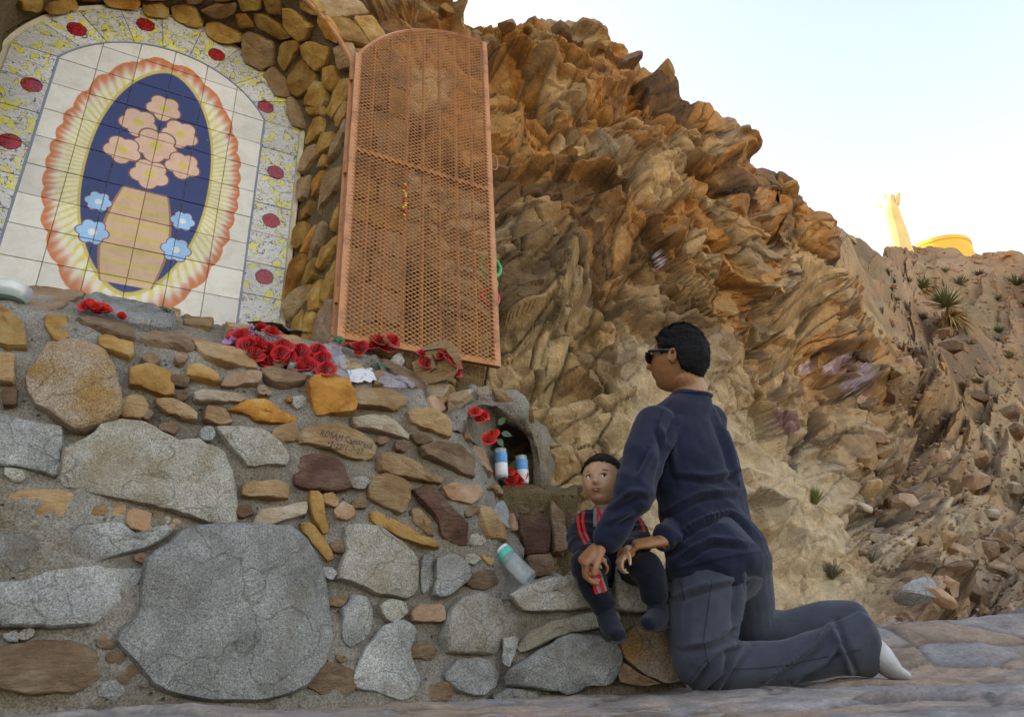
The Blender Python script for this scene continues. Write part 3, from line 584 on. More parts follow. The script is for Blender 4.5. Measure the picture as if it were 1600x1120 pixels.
AST=[('A','100 10 200 0 190 50 120 50'),('A','250 20 370 0 380 40 260 65'),('A','520 0 690 0 680 40 560 30'),('A','720 40 800 15 840 60 830 80 740 70'),('A','865 40 960 30 1000 90 1000 125 940 120 880 90'),('A','1040 130 1090 115 1200 170 1210 200 1120 210 1040 170'),('A','1020 50 1090 20 1180 20 1160 70 1080 90'),('A','1275 75 1330 80 1450 180 1400 190 1290 130'),('A','1420 60 1450 55 1550 130 1530 190 1490 200 1430 130'),('A','1320 -20 1390 -20 1400 70 1340 60'),('A','1220 190 1250 170 1365 220 1360 310 1310 340 1230 300'),('A','1410 220 1490 210 1490 250 1430 345 1400 300'),('A','1330 380 1370 340 1450 430 1440 480 1390 470'),('A','1450 400 1510 310 1575 380 1560 430 1500 480 1455 450'),('A','1445 500 1470 490 1520 590 1490 635 1450 560'),('A','1180 80 1230 70 1270 130 1200 130'),
('A','930 -40 1010 -60 1010 10 940 10'),('A','1060 -80 1180 -80 1170 -5 1070 0'),('A','1200 -60 1300 -60 1300 40 1210 50'),('A','400 -60 500 -70 500 -10 410 0'),('A','700 -90 860 -90 860 -10 720 -10'),
('C','115 280 160 250 270 290 250 370 210 410 130 330'),('C','110 0 180 0 230 70 210 90 120 50'),('C','225 110 260 105 340 230 330 250 270 220 230 150'),('C','255 410 310 390 320 480 280 530 255 480'),('C','190 480 250 500 255 590 220 630 155 610 165 540'),('C','155 630 240 620 235 670 180 680'),('C','320 290 390 260 410 380 340 400'),('C','270 640 350 480 395 470 390 560 300 680'),('C','190 710 240 700 230 780 160 840 150 830'),('C','310 720 385 600 385 660 330 740'),('C','110 1000 140 890 200 860 210 900 150 990'),('C','210 900 250 800 300 780 280 850 220 910'),('C','275 940 290 880 370 720 375 790 310 900'),('C','220 980 240 920 260 910 250 970'),
('D','95 20 160 -20 130 90 95 110'),('D','180 10 235 -40 200 60 170 90'),('D','240 0 330 -60 290 60 220 140 210 180'),('D','105 200 170 130 150 200 110 230'),('D','65 360 80 290 140 240 130 330 90 380'),('D','115 400 130 330 200 260 190 310 140 400'),('D','145 440 220 240 235 260 210 360 165 430'),('D','275 270 300 200 325 140 320 200 290 280'),('D','210 470 230 390 310 320 300 370 240 470 215 490'),('D','20 640 60 470 130 420 120 500 60 620 25 665'),('D','120 570 150 470 190 440 185 530 130 590'),('D','230 650 250 560 290 460 300 480 290 580 250 670'),('D','160 650 190 580 220 560 210 700 160 720'),('D','30 720 60 630 150 590 155 640 80 740 40 770'),('D','55 860 70 770 120 720 125 800 110 880'),('D','125 880 135 740 185 740 180 860 165 900 125 900'),('D','185 890 200 780 270 680 285 690 275 890 200 905')]
cyc=['gold','tan','gold','orange','tan','gold','ochre']
for i,(z,s) in enumerate(AST): stone(zp(z,s),on_intrados,'salmon' if i==len(AST)-1 else cyc[(i*5+i//3)%7],arch,.022,grow=1.16)
def on_face(s,z): return L2W(s,.035,z),N
zc_=1.30; random.seed(4)
while zc_<2.8:                                       # pier stones beside the gate hinge
    hh=random.uniform(.12,.2); sp=random.uniform(.1,.19)
    for a_,b_ in ((.012,sp-.008),(sp+.008,.28)):
        j=lambda:random.uniform(-.012,.012)
        stone([(a_+j()*.4,zc_+.008+j()),(b_+j()*.4,zc_+.008+j()),(b_+j(),zc_+hh-.008+j()),((a_+b_)/2,zc_+hh-.004+j()),(a_+j(),zc_+hh-.008+j())],on_face,random.choice(['tan','ochre','tan','brown','salmon']),arch,.022)
    zc_+=hh
pi=prof(0,2,120,2.8); po=prof(0,2,120,2.8,BAND); k=2
while k<66:                                          # voussoirs round the arch head
    w=random.choice((7,9,11)); a_,b_=k,k+w-1; m1=random.uniform(.42,.6)
    for f0_,f1_ in ((.04,m1-.03),(m1+.03,.96)) if random.random()<.45 else ((.05,.95),):
        q=lambda i,f: tuple(pi[i]*(1-f)+po[i]*f)
        stone([q(a_,f0_),q((a_+b_)//2,f0_),q(b_,f0_),q(b_,f1_),q((a_+b_)//2,f1_),q(a_,f1_)],on_face,random.choice(['tan','tan','ochre','white','orange']),arch,.026)
    k+=w
# ================================================================== TILE MURAL (generic painted medallion, not the picture in the photograph)
class X:
    nt=None
    def __init__(s,o): s.o=o
    @staticmethod
    def m(op,*a):
        n=X.nt.nodes.new('ShaderNodeMath'); n.operation=op
        for i,v in enumerate(a):
            if isinstance(v,X): X.nt.links.new(v.o,n.inputs[i])
            else: n.inputs[i].default_value=float(v)
        return X(n.outputs[0])
    def __add__(s,b): return X.m('ADD',s,b)
    def __radd__(s,b): return X.m('ADD',b,s)
    def __sub__(s,b): return X.m('SUBTRACT',s,b)
    def __rsub__(s,b): return X.m('SUBTRACT',b,s)
    def __mul__(s,b): return X.m('MULTIPLY',s,b)
    __rmul__=__mul__
    def __truediv__(s,b): return X.m('DIVIDE',s,b)
def xstep(e0,e1,x):
    n=X.nt.nodes.new('ShaderNodeMapRange'); n.interpolation_type='SMOOTHSTEP'; n.inputs[1].default_value=e0; n.inputs[2].default_value=e1; X.nt.links.new(x.o,n.inputs[0]); return X(n.outputs[0])
MCX,MCZ=-.77,2.13
def tile_mat(name,border):
    m,nt,b=new_mat(name); X.nt=nt; tc=node(nt,'ShaderNodeTexCoord').outputs['Object']; sp=node(nt,'ShaderNodeSeparateXYZ'); nt.links.new(tc,sp.inputs[0])
    x=X(sp.outputs[0])-MCX; z=X(sp.outputs[2])-MCZ
    col=(.66,.60,.52); lay=lambda c,fac,cn: mixc(nt,fac.o,c,cn)
    if not border:
        ang=X.m('ARCTAN2',x,z); wob=X(noise_tex(nt,14,3,.6,tc))-.5
        r=X.m('SQRT',(x/.37)*(x/.37)+(z/.69)*(z/.69)); scal=X.m('ABSOLUTE',X.m('SINE',ang*14.0)); re=r+wob*.05-scal*.03
        ray_=X.m('SINE',ang*85.0+wob*5); rays=xstep(-.1,.6,ray_)
        inside=1-xstep(.975,.985,re)
        c=lay(col,inside*xstep(.80,.97,re+ray_*.02),(.56,.14,.015)); c=lay(c,inside*(1-xstep(.78,.93,re+ray_*.03)),(.68,.62,.46)); c=lay(c,inside*(1-xstep(.80,.9,re))*rays*.85,(.66,.50,.06))
        # generic filling: blue pointed field with gold rim and dots, an earthen vase and blossoms
        def lan(cx,cz,hw,hh,p=2.0):
            xx=X.m('ABSOLUTE',x-cx)/hw; zz=X.m('ABSOLUTE',z-cz)/hh; return X.m('POWER',xx,p)+X.m('POWER',zz,2.2)
        l1=lan(.0,.02,.25,.62,1.7); c=lay(c,1-xstep(.97,1.0,l1),(.55,.40,.07)); c=lay(c,1-xstep(.90,.93,l1),(.010,.018,.11))
        vo=node(nt,'ShaderNodeTexVoronoi'); vo.inputs['Scale'].default_value=15; vo.inputs['Randomness'].default_value=.6; nt.links.new(tc,vo.inputs['Vector']); c=lay(c,(1-xstep(.86,.9,l1))*(1-xstep(.13,.17,X(vo.outputs['Distance']))),(.62,.50,.10))
        def disc(cx,cz,r0,c_,c2,n=5.0):
            nonlocal c
            dx,dz=x-cx,z-cz; d=X.m('SQRT',dx*dx+dz*dz); an=X.m('ARCTAN2',dx,dz); ed=d/(r0*(1+.0))-X.m('ABSOLUTE',X.m('SINE',an*(n/2)))*.22; c=lay(c,1-xstep(.80,.84,ed),(.20,.06,.03)); c=lay(c,1-xstep(.72,.76,ed),c_); c=lay(c,1-xstep(.22,.30,d/r0),c2)
        hw=X.m('SINE',(z+.62)*5.2)*.055+.072; vz=xstep(-.545,-.54,z)*(1-xstep(-.075,-.07,z)); vs=X.m('ABSOLUTE',x)/hw; fold=X.m('SINE',(z+wob*.02)*95.0)
        c=lay(c,vz*(1-xstep(1.0,1.03,vs)),(.34,.13,.04)); c=lay(c,vz*(1-xstep(.92,.95,vs)),(.60,.36,.20)); c=lay(c,vz*(1-xstep(.92,.95,vs))*xstep(.7,.9,fold),(.55,.40,.08))
        for cx,cz,r0 in ((-.155,-.33,.06),(.155,-.33,.06),(-.16,-.18,.05),(.16,-.18,.05)): disc(cx,cz,r0,(.26,.47,.74),(.7,.68,.6),6.0)
        for cx,cz,r0 in ((0,.40,.075),(-.085,.28,.08),(.085,.28,.08),(0,.18,.095),(-.12,.11,.075),(.12,.11,.075),(0,.02,.08)): disc(cx,cz,r0,(.66,.40,.27),(.60,.44,.08))
    else:
        w1=node(nt,'ShaderNodeTexWave',wave_type='RINGS'); w1.inputs['Scale'].default_value=9; w1.inputs['Distortion'].default_value=14; w1.inputs['Detail'].default_value=2; w1.inputs['Detail Scale'].default_value=2.2; nt.links.new(tc,w1.inputs[0])
        w=X(w1.outputs['Fac']); c=lay((.60,.56,.49),xstep(.62,.70,w)*(1-xstep(.78,.86,w)),(.16,.13,.25)); n2=X(noise_tex(nt,16,2,.5,tc,1.5)); c=lay(c,xstep(.54,.57,n2)*xstep(.1,.3,w),(.66,.58,.05)); c=lay(c,xstep(.53,.54,n2)*(1-xstep(.55,.57,n2)),(.13,.11,.20))
        for s,zz,rad in ROSES:
            dx=X(sp.outputs[0])-s; dz=X(sp.outputs[2])-zz; d=X.m('SQRT',dx*dx+dz*dz)+(X(noise_tex(nt,60,2,.5,tc))-.5)*.012; c=lay(c,1-xstep(rad-.004,rad,d),(.10,.008,.012)); c=lay(c,(1-xstep(rad-.008,rad-.004,d))*xstep(.35,.6,X(noise_tex(nt,75,2,.5,tc,2))),(.50,.02,.02))
    oi=node(nt,'ShaderNodeObjectInfo'); mr=node(nt,'ShaderNodeMapRange'); mr.inputs[3].default_value=.84; mr.inputs[4].default_value=1.04; nt.links.new(oi.outputs['Random'],mr.inputs[0]); hs=node(nt,'ShaderNodeHueSaturation'); nt.links.new(mr.outputs[0],hs.inputs['Value']); nt.links.new(c,hs.inputs['Color']); c=mixc(nt,.5,hs.outputs[0],ramp(nt,noise_tex(nt,11,6,.75,tc,.5),[(.3,(.62,.56,.48)),(.55,(1,1,1))]),'MULTIPLY')   # hand glaze, dust and age
    nt.links.new(c,b.inputs[0]); b.inputs['Roughness'].default_value=.22; b.inputs['Specular IOR Level'].default_value=.5; bump(nt,b,noise_tex(nt,30,2,.5,tc),.15,.004); return m
k_=1.446; ROSES=[(-.16+k_*s,1.485+k_*z,.042) for s,z in ((-.764,.666),(-.77,.45),(-.70,.93),(-.525,1.045),(-.302,1.02),(-.123,.86),(-.065,.595),(-.06,.401),(-.06,.189),(-.775,.243))]
M['tile']=tile_mat('glazed_tile_medallion',False); M['btile']=tile_mat('glazed_tile_border',True); M['edge']=plain('plaster_edge',(.62,.52,.36),.8,bumps=(60,.3,.004),var=.2)
mural=empty('tile_mural',L2W(0,MD,0),math.radians(30)); tag(mural,'arched painted tile mural with golden rayed medallion and flowered border','mural')
def arc_pts(hw,zs_,zc,n): rise=zc-zs_;R=(hw*hw+rise*rise)/(2*rise);a0=math.asin(hw/R); return [(MCX+R*math.sin(q),zc-R+R*math.cos(q)) for q in np.linspace(a0,-a0,n)]
IN=[(MCX-.435,1.3),(MCX+.435,1.3)]+arc_pts(.435,2.64,2.89,25); 
def clip(poly,cl):                                   # Sutherland-Hodgman, cl convex counter-clockwise
    out=poly
    for i in range(len(cl)):
        a,b=cl[i],cl[(i+1)%len(cl)]; ins=lambda p:(b[0]-a[0])*(p[1]-a[1])-(b[1]-a[1])*(p[0]-a[0])>=0; src=out; out=[]
        for j in range(len(src)):
            p,q=src[j-1],src[j]; ip,iq=ins(p),ins(q)
            if ip!=iq:
                d1=(b[0]-a[0])*(p[1]-a[1])-(b[1]-a[1])*(p[0]-a[0]); d2=(b[0]-a[0])*(q[1]-a[1])-(b[1]-a[1])*(q[0]-a[0]); t=d1/(d1-d2); out.append((p[0]+(q[0]-p[0])*t,p[1]+(q[1]-p[1])*t))
            if iq: out.append(q)
        if not out: return []
    return out
def tile(poly,mat):
    c=np.mean(poly,0); sh=[]; 
    for p in poly: d=np.array(p)-c; l=np.linalg.norm(d); sh.append(c+d*max(0,(l-.0016)/l))
    n=len(sh); y=-.010+random.uniform(-.0008,.0008); inn=[c+(q-c)*.985 for q in sh]
    V=[(q[0],y,q[1]) for q in inn]+[(q[0],y+.0015,q[1]) for q in sh]+[(q[0],.004,q[1]) for q in sh]
    F=[tuple(range(n))]+[(i,n+i,n+(i+1)%n,(i+1)%n) for i in range(n)]+[(n+i,2*n+i,2*n+(i+1)%n,n+(i+1)%n) for i in range(n)]
    me=bpy.data.meshes.new('tile'); me.from_pydata([tuple(map(float,v)) for v in V],[],F); me.materials.append(M[mat]); me.update()
    o=bpy.data.objects.new('tile',me); COL.objects.link(o); o.parent=mural
TS=.145
for i in range(6):
    for j in range(12):
        x0=MCX-.435+i*TS; z0=1.33+j*TS; pl=clip([(x0,z0),(x0+TS,z0),(x0+TS,z0+TS),(x0,z0+TS)],IN)
        if len(pl)>2: tile(pl,'tile')
for sgn_ in (-1,1):
    for j in range(8):
        a_,b_=sorted((MCX+sgn_*.435,MCX+sgn_*.608)); z0=1.33+j*.164; tile([(a_,z0),(b_,z0),(b_,z0+.164),(a_,z0+.164)],'btile')
ia=arc_pts(.435,2.642,2.892,46); oa=arc_pts(.608,2.642,3.10,46)
for i in range(9): tile(oa[i*5:i*5+6]+ia[i*5:i*5+6][::-1],'btile')
pr=[(MCX+.635,1.3)]+arc_pts(.635,2.65,3.13,40)+[(MCX-.635,1.3)]; mobj('plaster_bed',[(s,y,z) for y in (.0,.03) for s,z in pr],[tuple(range(len(pr)))[::-1]]+[(i,len(pr)+i,len(pr)+(i+1)%len(pr),(i+1)%len(pr)) for i in range(len(pr))],M['edge'],None,False).parent=mural
rim=MB(); rim.tube([(s,-.008,z) for s,z in ia],.006,6); rim.tube([(MCX+.435,-.008,z) for z in (1.35,2.64)],.006,6); rim.tube([(MCX-.435,-.008,z) for z in (1.35,2.64)],.006,6); o=rim.build('rope_trim',plain('blue_grey_trim',(.16,.18,.24),.4),None); o.parent=mural
mobj('back_plate',[L2W(s,MD+.035,z) for s,z in pr]+[L2W(s,MD+.3,z) for s,z in pr],[tuple(range(len(pr)))],M['mortar2'],arch,False)
mobj('infill',[L2W(s,MD+.012,z) for s,z in prof(1,2,40,1.2,.05)],[tuple(range(42))],M['mortar2'],arch,False)
# ================================================================== GATE LEAF and arch frame
M['gate']=plain('copper_paint',(.43,.165,.052),.6,0,.4,(220,.12,.002),.12); M['pipe']=plain('salmon_paint',(.47,.195,.085),.5,0,.4,(150,.1,.002),.1)
GD=-.035; GW=.69; GB=1.315
def gtop(s): R=.754; return 3.26-R+math.sqrt(max(0,R*R-(GW-s)**2))
gate=empty('gate_leaf',L2W(.0,GD,GB)); tag(gate,'copper painted metal mesh gate leaf with arched top standing open','gate')
bpy.context.view_layer.update()
def gp(s,z,d=0): return L2W(s,GD+d,z)
ax3=np.array([0,0,1.])
fr=MB(); tw=.014
fr.box(gp(.0,(GB+2.81)/2),A*tw,N*tw,ax3*((2.81-GB)/2+tw)); fr.build('hinge_stile',M['pipe'],gate,False)
fr=MB(); fr.box(gp(GW,(GB+3.245)/2),A*tw,N*tw,ax3*((3.245-GB)/2+tw)); fr.build('closing_stile',M['pipe'],gate,False)
fr=MB(); fr.box(gp(GW/2,GB),A*(GW/2-tw),N*tw*.96,ax3*tw); fr.build('bottom_rail',M['gate'],gate,False)
fr=MB(); fr.box(gp(GW/2,2.25),A*(GW/2-tw),N*tw*.9,ax3*.010); fr.build('middle_rail',M['gate'],gate,False)
fr=MB(); fr.tube([gp(s,gtop(s)) for s in np.linspace(0,GW,28)],.0155,4); fr.build('arched_top_rail',M['pipe'],gate,False)
for k in range(7):
    s=GW*(k+1)/8; zt=gtop(s)-.01; bb=MB(); zz=np.linspace(GB+.01,zt,int((zt-GB)/.028)); bb.tube([gp(s,z,.016) for z in zz],[.0062 if i%2 else .0085 for i in range(len(zz))],6); bb.build('bar',M['gate'],gate,False)
mesh=MB(); slope=.64; pitch=.0205; hw_=.0019
for dr in (1,-1):
    c=-GW*slope*2
    for c in np.arange(GB-GW*slope-.02,3.3+GW*slope,pitch):
        f=lambda s:(c+slope*s) if dr>0 else (c+slope*(GW-s))
        ss=[s for s in np.linspace(.006,GW-.006,70) if GB+.004<f(s)<gtop(s)-.004]
        if len(ss)<2: continue
        s0,s1=min(ss),max(ss); p,q=gp(s0,f(s0),-.014+.0012*dr),gp(s1,f(s1),-.014+.0012*dr); t=(q-p)/np.linalg.norm(q-p); w=np.cross(t,N)
        mesh.box((p+q)/2,(q-p)/2,w*hw_,N*.0009)
tag(mesh.build('mesh_panel',M['gate'],gate,False),kind='stuff')
ring=MB(); ring.tube([gp(GW+.03+.022*math.sin(t),2.44+.05*math.cos(t),-.005) for t in np.linspace(0,2*math.pi,20,endpoint=False)],.0028,5,closed=True); ring.build('latch_ring',M['pipe'],gate)
frame=empty('pipe_arch',L2W(-.02,.0,GB)); tag(frame,'salmon painted pipe frame following the front edge of the stone arch','frame'); bpy.context.view_layer.update()
po_=prof(0,30,60,GB-.08,-.012); fp=MB(); fp.tube([L2W(s,.012,z) for s,z in po_],.013,8); fp.build('pipe',M['pipe'],frame)
for z in (1.5,2.15,2.7):
    hb=MB(); hb.tube([L2W(-.017,-.02,z-.035),L2W(-.017,-.02,z+.035)],.011,8); hb.box(L2W(-.008,-.028,z),A*.012,N*.004,ax3*.022); hb.build('hinge',M['gate'],frame)
# ================================================================== PEOPLE
from mathutils.bvhtree import BVHTree
def fabric(name,col,sc=900,rough=.95,var=.18):
    m,nt,b=new_mat(name); p=geo_pos(nt); c=ramp(nt,noise_tex(nt,18,4,.6,p),[(.3,tuple(x*(1-var) for x in col)),(.7,tuple(x*(1+var) for x in col))]); nt.links.new(c,b.inputs[0])
    b.inputs['Roughness'].default_value=rough; b.inputs['Specular IOR Level'].default_value=.15; b.inputs['Sheen Weight'].default_value=.12; b.inputs['Sheen Roughness'].default_value=.5
    ad=node(nt,'ShaderNodeMath',operation='ADD'); nt.links.new(noise_tex(nt,sc,2,.5,p),ad.inputs[0]); nt.links.new(noise_tex(nt,40,3,.6,p),ad.inputs[1]); bump(nt,b,ad.outputs[0],.25,.003); return m
def skin_mat(name,col):
    m,nt,b=new_mat(name); p=geo_pos(nt); c=ramp(nt,noise_tex(nt,45,4,.6,p),[(.3,tuple(x*.84 for x in col)),(.7,tuple(min(1,x*1.14) for x in col))]); nt.links.new(c,b.inputs[0])
    b.inputs['Roughness'].default_value=.5; b.inputs['Subsurface Weight'].default_value=.18; b.inputs['Subsurface Radius'].default_value=(.012,.005,.002); b.inputs['Subsurface Scale'].default_value=.6; bump(nt,b,noise_tex(nt,600,2,.5,p),.12,.001); return m
M['skin1']=skin_mat('skin_tan',(.30,.125,.050)); M['skin2']=skin_mat('skin_child',(.45,.24,.14))
M['navy']=fabric('navy_jersey',(.010,.013,.030)); M['slate']=fabric('slate_trouser',(.042,.046,.062),700); M['tracksuit']=fabric('tracksuit_navy',(.006,.007,.014),700); M['red']=fabric('red_stripe',(.45,.014,.009)); M['grey']=fabric('grey_marl',(.16,.16,.18)); M['shoe']=fabric('navy_shoe',(.008,.010,.018),300); M['sock']=fabric('pale_sock',(.42,.41,.42),400)
M['dleather']=plain('dark_leather',(.018,.015,.014),.6,bumps=(200,.2,.002)); M['blackg']=plain('black_plastic',(.008,.008,.009),.18)
def hair_mat(name,col):
    m,nt,b=new_mat(name); p=geo_pos(nt); q=mapping(nt,p,(90,90,500),(.5,.6,0)); h=noise_tex(nt,1,4,.7,q); c=ramp(nt,h,[(.35,tuple(x*.4 for x in col)),(.7,tuple(x*1.8 for x in col))]); nt.links.new(c,b.inputs[0]); b.inputs['Roughness'].default_value=.7; b.inputs['Specular IOR Level'].default_value=.15; bump(nt,b,h,.7,.005); return m
M['hair1']=hair_mat('hair_black',(.009,.0085,.009)); M['hair2']=hair_mat('hair_brown',(.020,.012,.008))
def crease(co,no,lines,amp=.010,w=7.0):
    """folds: ridge with a hollow beside it along lines traced on the side that faces us"""
    x,y=proj(co); vis=np.clip(((CAM-co)*no).sum(1)/np.linalg.norm(CAM-co,axis=1)*3,0,1); out=np.zeros(len(co))
    for ln in lines:
        L_=catmull(np.array(ln,float),np.linspace(0,len(ln)-1,24)); d=np.hypot(x[:,None]-L_[None,:,0],y[:,None]-L_[None,:,1]); k=d.argmin(1); dm=d.min(1); tang=np.gradient(L_,axis=0)[k]; sd=np.sign(tang[:,0]*(y-L_[k,1])-tang[:,1]*(x-L_[k,0])); fade=np.sin(np.clip((k+1)/25,0,1)*math.pi)**.6; q=dm/w*sd
        out+=amp*fade*(np.exp(-q*q)-.9*np.exp(-((q-1.5)/.9)**2))
    return out*vis
def union(mb,voxel,name,mat,parent,smooth=2,fold=None):
    o=mb.build(name,mat,None,True,None); md=o.modifiers.new('r','REMESH'); md.mode='VOXEL'; md.voxel_size=voxel; md.use_smooth_shade=True
    if smooth: ms=o.modifiers.new('s','SMOOTH'); ms.factor=.5; ms.iterations=smooth
    bpy.context.view_layer.update(); me=bpy.data.meshes.new_from_object(o.evaluated_get(bpy.context.evaluated_depsgraph_get())); o.modifiers.clear(); old=o.data; o.data=me; me.name=name; bpy.data.meshes.remove(old)
    if not me.materials: me.materials.append(mat)
    if fold:
        n=len(me.vertices); co=np.zeros(n*3); me.vertices.foreach_get('co',co); no=np.zeros(n*3); me.vertex_normals.foreach_get('vector',no); co=co.reshape(-1,3); no=no.reshape(-1,3)
        me.vertices.foreach_set('co',(co+no*fold(co,no)[:,None]).astype(np.float32).ravel()); me.update()
    me.polygons.foreach_set('use_smooth',[True]*len(me.polygons))
    if parent is not None: o.parent=parent; o.matrix_parent_inverse=parent.matrix_world.inverted()
    return o
def limb(mb,pts,rad,seg=18,upv=None):
    """tapered limb: smooth path through the joints with rounded ends"""
    C=np.array([np.asarray(p,float) for p in pts]); Rr=np.array([(r if hasattr(r,'__len__') else (r,r)) for r in rad],float); k=len(C); t=np.linspace(0,k-1,(k-1)*6+1)
    Q=catmull(C,t); R=catmull(Rr,t); d0=Q[0]-Q[1]; d0/=np.linalg.norm(d0); d1=Q[-1]-Q[-2]; d1/=np.linalg.norm(d1)
    pa=[Q[0]+d0*R[0].min()*f for f in (.72,.5,.2)]; ra=[R[0]*f for f in (.35,.72,.95)]; pb=[Q[-1]+d1*R[-1].min()*f for f in (.2,.5,.72)]; rb=[R[-1]*f for f in (.95,.72,.35)]
    mb.tube(pa+list(Q)+pb,[tuple(r) for r in ra+list(R)+rb],seg,True,False,None,upv)
def nrmz(v): v=np.asarray(v,float); return v/np.linalg.norm(v)
def hand(mb,Wp,d,pn,sz=1.0,curl=(35,40,30),spread=.06,thumb=(.75,.5,.25),flip=1):
    d=nrmz(d); pn=np.asarray(pn,float); pn=nrmz(pn-d*(pn@d)); sv=np.cross(d,pn)*flip
    limb(mb,[Wp-d*.02*sz,Wp+d*.02*sz,Wp+d*.055*sz,Wp+d*.088*sz],[(.026*sz,.019*sz),(.033*sz,.018*sz),(.041*sz,.017*sz),(.040*sz,.013*sz)],14,sv)
    for i,(off,ln) in enumerate(((.030,.92),(.010,1.0),(-.010,.95),(-.029,.78))):
        p=Wp+d*(.084-.004*abs(i-1))*sz+sv*off*sz; a=0; pts=[p-d*.012*sz]; f=1+.12*(i-1.5)
        for L_,cu in zip((.043,.027,.021),curl):
            pts.append(p); a+=math.radians(cu*f); p=p+(d*math.cos(a)+pn*math.sin(a)+sv*(off*spread*30)*.2)*L_*ln*sz
        pts.append(p); limb(mb,pts,[.0092*sz,.0090*sz,.0082*sz,.0076*sz,.0066*sz],10)
    b=Wp+d*.022*sz+sv*.026*sz; td=nrmz(sv*thumb[0]+d*thumb[1]+pn*thumb[2]); t2=nrmz(td*.75+d*.45+pn*.3)
    limb(mb,[b-td*.01*sz,b+td*.024*sz,b+td*.050*sz,b+td*.050*sz+t2*.028*sz],[.015*sz,.0125*sz,.0105*sz,.0085*sz],10)
def head_fn(child):
    rx,ry,rz=(.41,.42,.5) if child else (.315,.405,.5)
    def f(u):                                        # u unit direction (x right, y face, z up) -> head units
        x,y,z=u[...,0]*rx,u[...,1]*ry,u[...,2]*rz; t=np.clip(-z/.5,0,1)
        x=x*(1-(.12 if child else .22)*t**1.6); y=np.where(y<0,y*(1-.42*t**1.3),y*(1-.04*t)+.03*t*(y>.1)); ax=np.abs(x); fr=smooth01(.05,.2,y)
        e=np.exp; g=0
        k=.7 if child else 1.0
        g=g+k*.10*e(-(x/.05)**2)*(e(-((z+.115)/.05)**2)+.45*e(-((z+.03)/.07)**2)) + k*.03*e(-((ax-.045)/.03)**2-((z+.13)/.03)**2)
        g=g+(.006 if child else .02)*e(-((z-.07)/.035)**2)*e(-(x/.22)**4)-.042*e(-((ax-.145)/.075)**2-((z-.005)/.05)**2)
        g=g+.028*e(-(x/.10)**2-((z+.245)/.035)**2)-.022*e(-(x/.11)**2-((z+.25)/.009)**2)+.035*e(-(x/.11)**2-((z+.42)/.07)**2)-.015*e(-(x/.12)**2-((z+.33)/.03)**2)
        if child: g=g+.03*e(-((ax-.2)/.1)**2-((z+.2)/.1)**2)
        return np.stack([x,y+g*fr,z],-1)
    return f
def head(mb,c,R,h,child):
    f=head_fn(child); seg,rings=96,72; U=np.array([[(math.sin(math.pi*i/rings)*math.cos(2*math.pi*k/seg),math.sin(math.pi*i/rings)*math.sin(2*math.pi*k/seg),math.cos(math.pi*i/rings)) for k in range(seg)] for i in range(rings+1)])
    V=(f(U)*h).reshape(-1,3)@R.T+c; F=[(i*seg+k,(i+1)*seg+k,(i+1)*seg+(k+1)%seg,i*seg+(k+1)%seg) for i in range(rings) for k in range(seg)]; mb.add(V,F)
    for s in (-1,1):
        Re=R@np.array(Matrix.Rotation(s*.35,3,'Z')@Matrix.Rotation(-.2,3,'X')); w=(.39 if child else .318)
        mb.ball(c+R@np.array([s*w,-.05,-.05])*h,np.array([.028,.065,.115])*h,12,10,Re)
        mb.tube([c+R@(np.array([s*(w+.035),-.055,-.045])+np.array([0,.055*math.cos(t),.10*math.sin(t)]))*h for t in np.linspace(-.9,3.9,16)],.016*h,6)
def hair(c,R,h,child,mat,parent,thick,line):
    f=head_fn(child); seg,rings=110,64; V=[];ok=[]
    for i in range(rings+1):
        for k in range(seg):
            t=math.pi*.78*i/rings; a=2*math.pi*k/seg; u=np.array([math.sin(t)*math.cos(a),math.sin(t)*math.sin(a),math.cos(t)]); p=f(u); m=line(p)+(.055 if child else .03)*fbm(p,14,5.5,3); w=float(smooth01(-.02,.05,m)); n=nrmz(p/np.array([.32,.41,.5])**2)
            rough=fbm(p*np.array([1,1,1.6]),7,3.1,3)*.25+fbm(p*np.array([1,1,.5]),45,8.0,2)*.22
            V.append(c+R@((p+n*(thick*w*(1+rough)-.012*(1-w)))*h)); ok.append(m>-.03)
    F=[q for q in ((i*seg+k,(i+1)*seg+k,(i+1)*seg+(k+1)%seg,i*seg+(k+1)%seg) for i in range(rings) for k in range(seg)) if all(ok[j] for j in q)]
    rr=random.Random(3); Vn=np.array(V); used=sorted({j for q in F for j in q}); nb=len(V)
    for _ in range(5200 if not child else 4200):     # loose strands so the outline is not a shell
        j=rr.choice(used); p=Vn[j]; out=nrmz(p-c); dn=R@np.array([0,-.55,-.55])+np.array([rr.uniform(-.5,.5) for _ in range(3)]); d=nrmz(nrmz(dn-out*(dn@out))+out*rr.uniform(.05,.45)); s_=nrmz(np.cross(d,out))*.0011; l=rr.uniform(.010,.024)*(1 if not child else .8); b_=p-out*.002
        V+=[b_-s_,b_+s_,b_+d*l]; F.append((nb,nb+1,nb+2)); nb+=3
    return mobj('hair',V,F,mat,parent,True)
def basis(fwd,tilt=0.0,roll=0.0):
    f=nrmz(fwd); r=nrmz(np.cross(f,[0,0,1])); u=np.cross(r,f); c,s=math.cos(roll),math.sin(roll); r2=r*c+u*s; u2=-r*s+u*c; return np.stack([r2,f,u2],1)
P3=atd
imR,imU=RT,UP
